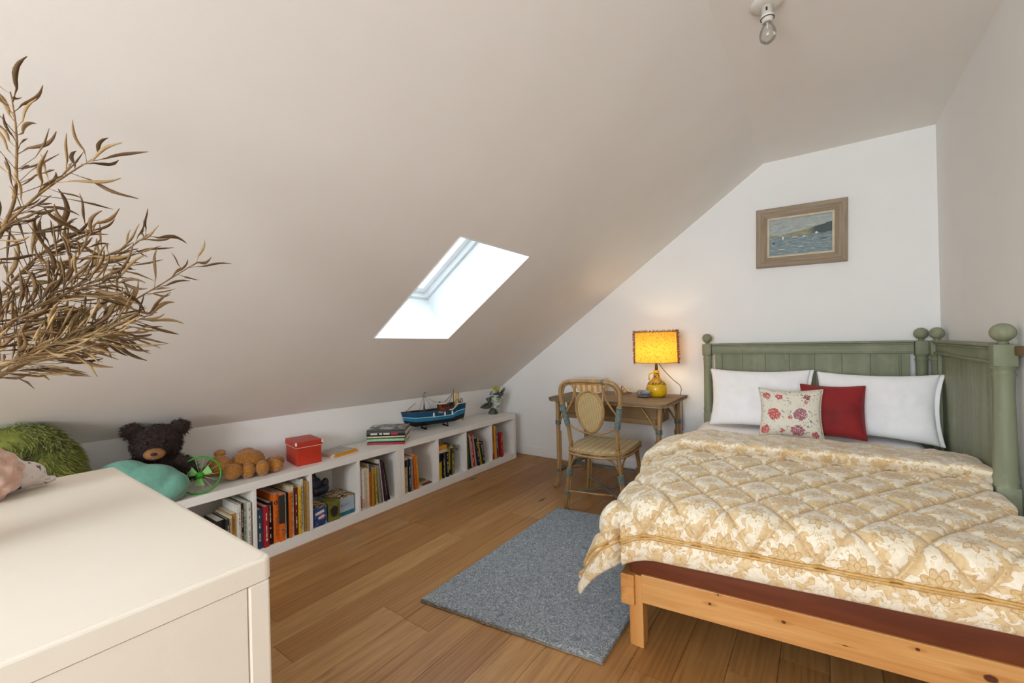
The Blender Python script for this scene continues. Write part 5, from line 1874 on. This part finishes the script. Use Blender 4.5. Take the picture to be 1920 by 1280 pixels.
t.rotation_euler = (-0.24, 0.0, -0.03)
M_VELVET = plain('red_velvet', '#8a1a1d', 0.75, 0.14, 9, 0.05, sheen=0.15)
cushion('cover', 0.325, 0.325, 0.12, M_VELVET, t, 34, 32, 0.07, 0.5, 0.006, 8)
piping(0.325, 0.325, 0.07, t, M_VELVET, 0.0042)

# ---------------------------------------------------------------- rug
def mat_rug():
    t = NT('blue_grey_loop_rug')
    v = t.pos(kind='object')
    d = t.noise(v, 34, 2, 0.5, 0.6)
    w = t.math('FRACT', t.math('MULTIPLY', d, 7.0))
    tri = t.math('ABSOLUTE', t.math('SUBTRACT', w, 0.5))
    n = t.noise(v, 9, 3)
    f = t.noise(v, 260, 2)
    c = t.ramp(tri, [(0.05, srgb('#73777c')), (0.28, srgb('#94979a')), (0.46, srgb('#babbbb'))])
    c = t.mix(t.math('MULTIPLY', f, 0.30), c, srgb('#787c80'))
    c = t.mix(t.math('MULTIPLY', n, 0.2), c, srgb('#929599'))
    t.col(c)
    t.set(Roughness=0.95, Specular_IOR_Level=0.1)
    t.bump(f, 0.8, 0.006)
    return t.m
NLr, NRr, FRr, FLr = Vector((-1.537, 1.356, 0)), Vector((-0.683, 1.462, 0)), Vector((-0.70, 2.755, 0)), Vector((-1.547, 2.648, 0))
bm = B()
def rug(u, v):
    p = (NLr * (1 - u) + NRr * u) * (1 - v) + (FLr * (1 - u) + FRr * u) * v
    e = min(u, 1 - u, v, 1 - v)
    p = p + Vector((0.004 * noise.noise(Vector((v * 14, 0, u > .5))) if min(u, 1 - u) < 0.01 else 0, 0.004 * noise.noise(Vector((u * 14, 3, v > .5))) if min(v, 1 - v) < 0.01 else 0, 0))
    p.z = 0.010 - (0.004 if e < 0.004 else 0) + 0.0012 * noise.noise(Vector((u * 5, v * 7, 0)))
    return p
grid(bm, rug, 90, 120)
rg = thing('rug', 'blue-grey looped wool rug on the oak floor beside the bed', 'rug', (0, 0, 0), 0)
o = obj('pile', bm, mat_rug(), rg, True)
m = o.modifiers.new('s', 'SOLIDIFY'); m.thickness = 0.008; m.offset = -1
bm = B()
edge = [rug(k / 60, 0) for k in range(61)] + [rug(1, k / 60) for k in range(61)] + [rug(1 - k / 60, 1) for k in range(61)] + [rug(0, 1 - k / 60) for k in range(61)]
tube(bm, [Vector((p.x, p.y, 0.004)) for p in edge], 0.0035, 6, closed=True)
obj('bound_edge', bm, plain('tan_rug_binding', '#8c8474', 0.9, 0.15, 60), rg, True)

# ---------------------------------------------------------------- white chest
CX0, CX1, CY0, CY1, CZ = -1.757, -0.759, -0.20, 0.345, 0.850
ch = thing('chest_of_drawers', 'cream painted chest of drawers with chipped edges in the foreground', 'chest', ((CX0 + CX1) / 2, (CY0 + CY1) / 2, 0), 0)
cxw, cyw = CX1 - CX0, CY1 - CY0
bm = B()
box(bm, (0, 0, CZ - 0.0175), (cxw, cyw, 0.035))
ve = [e for e in bm.edges if abs(e.verts[0].co.x - e.verts[1].co.x) < 1e-6 and abs(e.verts[0].co.y - e.verts[1].co.y) < 1e-6]
bmesh.ops.bevel(bm, geom=ve, offset=0.012, segments=5, affect='EDGES', profile=0.5)
he = [e for e in bm.edges if e.verts[0].co.z > CZ - 1e-4 and e.verts[1].co.z > CZ - 1e-4]
bmesh.ops.bevel(bm, geom=he, offset=0.004, segments=2, affect='EDGES', profile=0.5)
top = obj('top', bm, M_CREAM, ch)
bm = B()
box(bm, (0, 0, CZ + 0.0002), (cxw - 0.016, cyw - 0.016, 0.001))
ve = [e for e in bm.edges if abs(e.verts[0].co.z - e.verts[1].co.z) > 1e-4]
bmesh.ops.bevel(bm, geom=ve, offset=0.014, segments=5, affect='EDGES', profile=0.5)
obj('top_surface', bm, M_CREAM, top)
zt = CZ - 0.0365
bm = B()
box(bm, (0, 0, zt / 2 + 0.03), (cxw - 0.03, cyw - 0.02, zt - 0.06))
obj('carcass', bm, M_CREAM, ch)
for sx in (-1, 1):
    for sy in (-1, 1):
        bm = B()
        box(bm, (sx * (cxw / 2 - 0.0115), sy * (cyw / 2 - 0.0205), zt / 2), (0.021, 0.034, zt), bev=0.004)
        obj('stile', bm, M_CREAM, ch)
    bm = B()
    box(bm, (sx * (cxw / 2 - 0.0075), 0, zt / 2 + 0.0195), (0.011, cyw - 0.0775, zt - 0.040), bev=0.001)
    obj('end_panel', bm, M_CREAM, ch)
zz = [0.07, 0.31, 0.55, zt - 0.01]
for k in range(3):
    bm = B()
    box(bm, (0, -cyw / 2 + 0.004, (zz[k] + zz[k + 1]) / 2), (cxw - 0.09, 0.018, zz[k + 1] - zz[k] - 0.008), bev=0.003)
    d = obj('drawer', bm, M_CREAM, ch)
    for sx in (-1, 1):
        bm = B()
        ellip(bm, (sx * 0.25, -cyw / 2 - 0.02, (zz[k] + zz[k + 1]) / 2), (0.018, 0.018, 0.018), None, 12, 8)
        obj('knob', bm, M_CREAM, d, True)

# cushions on the chest
M_SPECK = mat_print('speckled_fabric', '#d8ccc6', ['#3f3836', '#b9a9a2'], 55, 0.62)
t = thing('cushion', 'small white cushion with dark sprig print on the chest', 'cushion', (-1.665, 0.135, CZ + 0.002), 0)
me = blob('sprig_body', [((0, -0.04, 0.058), (0.06, 0.06, 0.056)), ((0.0, 0.005, 0.038), (0.05, 0.055, 0.036)), ((0.0, 0.05, 0.016), (0.025, 0.03, 0.012))], 0.005, 5)
obj('cover', me, M_SPECK, t)
bm = B(); tube(bm, catmull([(-0.02, -0.03, 0.110), (-0.03, 0.01, 0.078), (-0.02, 0.045, 0.035)], 6), 0.004, 6); obj('teal_trim', bm, plain('teal_trim_cotton', '#5f8f8c', 0.8, 0.2, 90), t, True)
t = thing('cushion', 'dusty pink dimpled cushion on the chest', 'cushion', (-1.60, 0.075, CZ), -0.3)
bm = B()
ellip(bm, (0, 0, 0.065), (0.055, 0.072, 0.065), None, 48, 32)
for v in bm.verts:
    a = math.atan2(v.co.y, v.co.x)
    f = math.sin(a * 12) * math.sin((v.co.z - 0.065) * 130)
    v.co = v.co + (v.co - Vector((0, 0, 0.065))).normalized() * 0.007 * f
def mat_dimple():
    t = NT('pink_dimpled_plush')
    v = t.pos(kind='object')
    n = t.noise(v, 55, 2)
    vo = t.voro(v, 42, 'F1', 0.35)
    c = t.ramp(n, [(0.3, srgb('#c49a86')), (0.7, srgb('#d4b3a3'))])
    t.col(c); t.set(Roughness=0.9, Sheen_Weight=0.3)
    t.bump(vo, 0.6, 0.006)
    return t.m
obj('cover', bm, mat_dimple(), t, True)

# ---------------------------------------------------------------- vase of dried seed-pod branches on the chest
VX, VY = -1.25, -0.060
t = thing('vase', 'tall stoneware vase holding the dried branches on the chest', 'vase', (VX, VY, CZ + 0.0007), 0)
bm = B()
lathe(bm, [(0.0, 0.0), (0.05, 0.0), (0.062, 0.03), (0.066, 0.10), (0.05, 0.18), (0.034, 0.21), (0.038, 0.235), (0.033, 0.233), (0.030, 0.205), (0.0, 0.20)], 24)
obj('body', bm, plain('grey_stoneware', '#8b8478', 0.5, 0.08, 20), t, True)
M_STEM = plain('dry_stem', '#8a6a42', 0.75, 0.18, 60)
M_POD = [plain('dry_pod_%d' % k, c, 0.7, 0.22, 60) for k, c in enumerate(('#8e7148', '#6c5030', '#9a7e55', '#573f22'))]
def pod_mesh(k):
    rg = random.Random(k)
    L = 1.0
    bm = B()
    pts, rs = [], []
    bend = 0.10 + 0.12 * rg.random()
    for i in range(9):
        s = i / 8
        pts.append((s * L, bend * math.sin(s * PI * 0.9) * (1 if k % 2 else -0.7), 0.03 * math.sin(s * 6 + k)))
        rs.append(0.052 * (0.28 + math.sin(PI * min(1, s * 0.9 + 0.06)) ** 0.8) * (1 - 0.55 * s ** 3) * (0.9 + 0.2 * rg.random()))
    tube(bm, [(-0.42, -0.03, 0.02), (-0.2, -0.01, 0.0)] + pts, [0.012, 0.012] + rs, 6)
    for v in bm.verts:
        v.co.z *= 0.62
    me = mesh_of('seed_pod', bm, True)
    me.materials.append(M_POD[k % 4])
    return me
PODS = [pod_mesh(k) for k in range(8)]
# stem tips and bends, as (y, z) at a depth x
STEMS = [
    ('longest dried seed-pod branch, reaching furthest over the shelf', [(-1.47, -0.06, 1.05), (-1.49, 0.07, 1.125), (-1.50, 0.173, 1.197), (-1.50, 0.257, 1.268), (-1.50, 0.387, 1.373), (-1.50, 0.490, 1.460)], 32, 0.072, 30),
    ('dense dried branch arching below the longest one', [(-1.47, -0.06, 1.05), (-1.46, 0.08, 1.14), (-1.45, 0.167, 1.197), (-1.45, 0.229, 1.239), (-1.45, 0.297, 1.266), (-1.45, 0.350, 1.285)], 40, 0.070, 60),
    ('dried seed-pod branch rising to the middle of the bunch', [(-1.47, -0.06, 1.05), (-1.50, 0.06, 1.16), (-1.52, 0.160, 1.279), (-1.52, 0.263, 1.399), (-1.52, 0.332, 1.471), (-1.52, 0.380, 1.525)], 28, 0.070, 30),
    ('dried seed-pod branch curving up above the middle one', [(-1.47, -0.06, 1.05), (-1.46, 0.06, 1.16), (-1.45, 0.152, 1.276), (-1.45, 0.205, 1.379), (-1.45, 0.240, 1.460), (-1.45, 0.245, 1.500)], 30, 0.062, 40),
    ('upper dried branch with broad upright pods', [(-1.47, -0.06, 1.05), (-1.49, 0.03, 1.26), (-1.50, 0.10, 1.45), (-1.50, 0.165, 1.565), (-1.50, 0.225, 1.643), (-1.50, 0.270, 1.695)], 26, 0.078, 15),
    ('tallest dried branch standing nearly upright', [(-1.47, -0.06, 1.05), (-1.52, 0.05, 1.33), (-1.53, 0.130, 1.529), (-1.53, 0.142, 1.654), (-1.53, 0.142, 1.740), (-1.53, 0.135, 1.815)], 26, 0.066, 10),
    ('short dried branch spreading low from the vase', [(-1.47, -0.06, 1.05), (-1.42, 0.05, 1.13), (-1.38, 0.144, 1.203), (-1.38, 0.201, 1.230), (-1.38, 0.264, 1.240), (-1.38, 0.300, 1.237)], 34, 0.062, 50),
    ('bushy dried branch leaning back beside the vase', [(-1.47, -0.06, 1.05), (-1.52, 0.04, 1.20), (-1.56, 0.11, 1.33), (-1.57, 0.17, 1.43), (-1.58, 0.21, 1.48), (-1.58, 0.235, 1.51)], 40, 0.072, 40),
    ('dried branch spreading sideways at the middle of the bunch', [(-1.47, -0.06, 1.05), (-1.44, 0.05, 1.18), (-1.42, 0.12, 1.27), (-1.41, 0.19, 1.33), (-1.40, 0.25, 1.36), (-1.40, 0.29, 1.375)], 40, 0.070, 40)]
rb = random.Random(21)
SC = 0.85
for lab, path, n, pl, extra in STEMS:
    path = [(VX, VY, 1.05)] + [(x * SC, y * SC, 1.2 + (z - 1.2) * SC) for x, y, z in path[1:]]
    pl *= SC
    t = thing('dried_branch', lab, 'dried branch', path[0], 0, 'dried seed-pod branches in the vase')
    o0 = Vector(path[0])
    loc = [Vector(p) - o0 for p in path]
    cv = catmull(loc, 10)
    bm = B()
    tube(bm, cv, [0.0040, 0.0010], 6)
    stem = obj('stem', bm, M_STEM, t, True)
    N = len(cv)
    for k in range(n):
        s = 0.24 + 0.76 * (k + rb.random() * 0.8) / n
        i = min(int(s * (N - 1)), N - 2)
        p = cv[i].lerp(cv[i + 1], s * (N - 1) - i)
        d = (cv[min(i + 1, N - 1)] - cv[max(i - 1, 0)]).normalized()
        x, y = frame_of(d)
        az = k * 2.399 + rb.uniform(-.4, .4)
        sd_ = x * math.cos(az) + y * math.sin(az)
        sp = rb.uniform(0.55, 1.15)
        dirv = (d * math.cos(sp) + sd_ * math.sin(sp) + Vector((0, 0, rb.uniform(-0.15, 0.15)))).normalized()
        L = pl * rb.uniform(0.65, 1.25)
        ob = bpy.data.objects.new('seed_pod', PODS[rb.randrange(8)])
        C.objects.link(ob)
        ob.parent = t
        rot = dirv.to_track_quat('X', 'Z').to_matrix().to_4x4() @ Matrix.Rotation(rb.uniform(0, 6.28), 4, 'X')
        ob.matrix_local = Matrix.Translation(p + dirv * L * 0.40) @ rot @ Matrix.Scale(L, 4)
    # fine side twigs with husks too small to pick apart
    bm = B()
    for k in range(extra):
        s = rb.uniform(0.25, 0.75)
        i = min(int(s * (N - 1)), N - 2)
        p = cv[i]
        d = (cv[i + 1] - cv[max(i - 1, 0)]).normalized()
        x, y = frame_of(d)
        az = rb.uniform(0, 6.28)
        dv = (d * rb.uniform(0.5, 1.0) + (x * math.cos(az) + y * math.sin(az)) * rb.uniform(0.5, 1.0)).normalized()
        L = rb.uniform(0.05, 0.11)
        bend = Vector((rb.uniform(-.2, .2), rb.uniform(-.2, .2), rb.uniform(-.3, .3))) * L
        pts = [p, p + dv * L * 0.45, p + dv * L * 0.75 + bend * 0.4, p + dv * L + bend]
        tube(bm, pts, [0.0007, 0.0007, 0.0024, 0.0004], 4)
    obj('fine_twigs', bm, M_POD[rb.randrange(4)], t, True, kind='stuff')
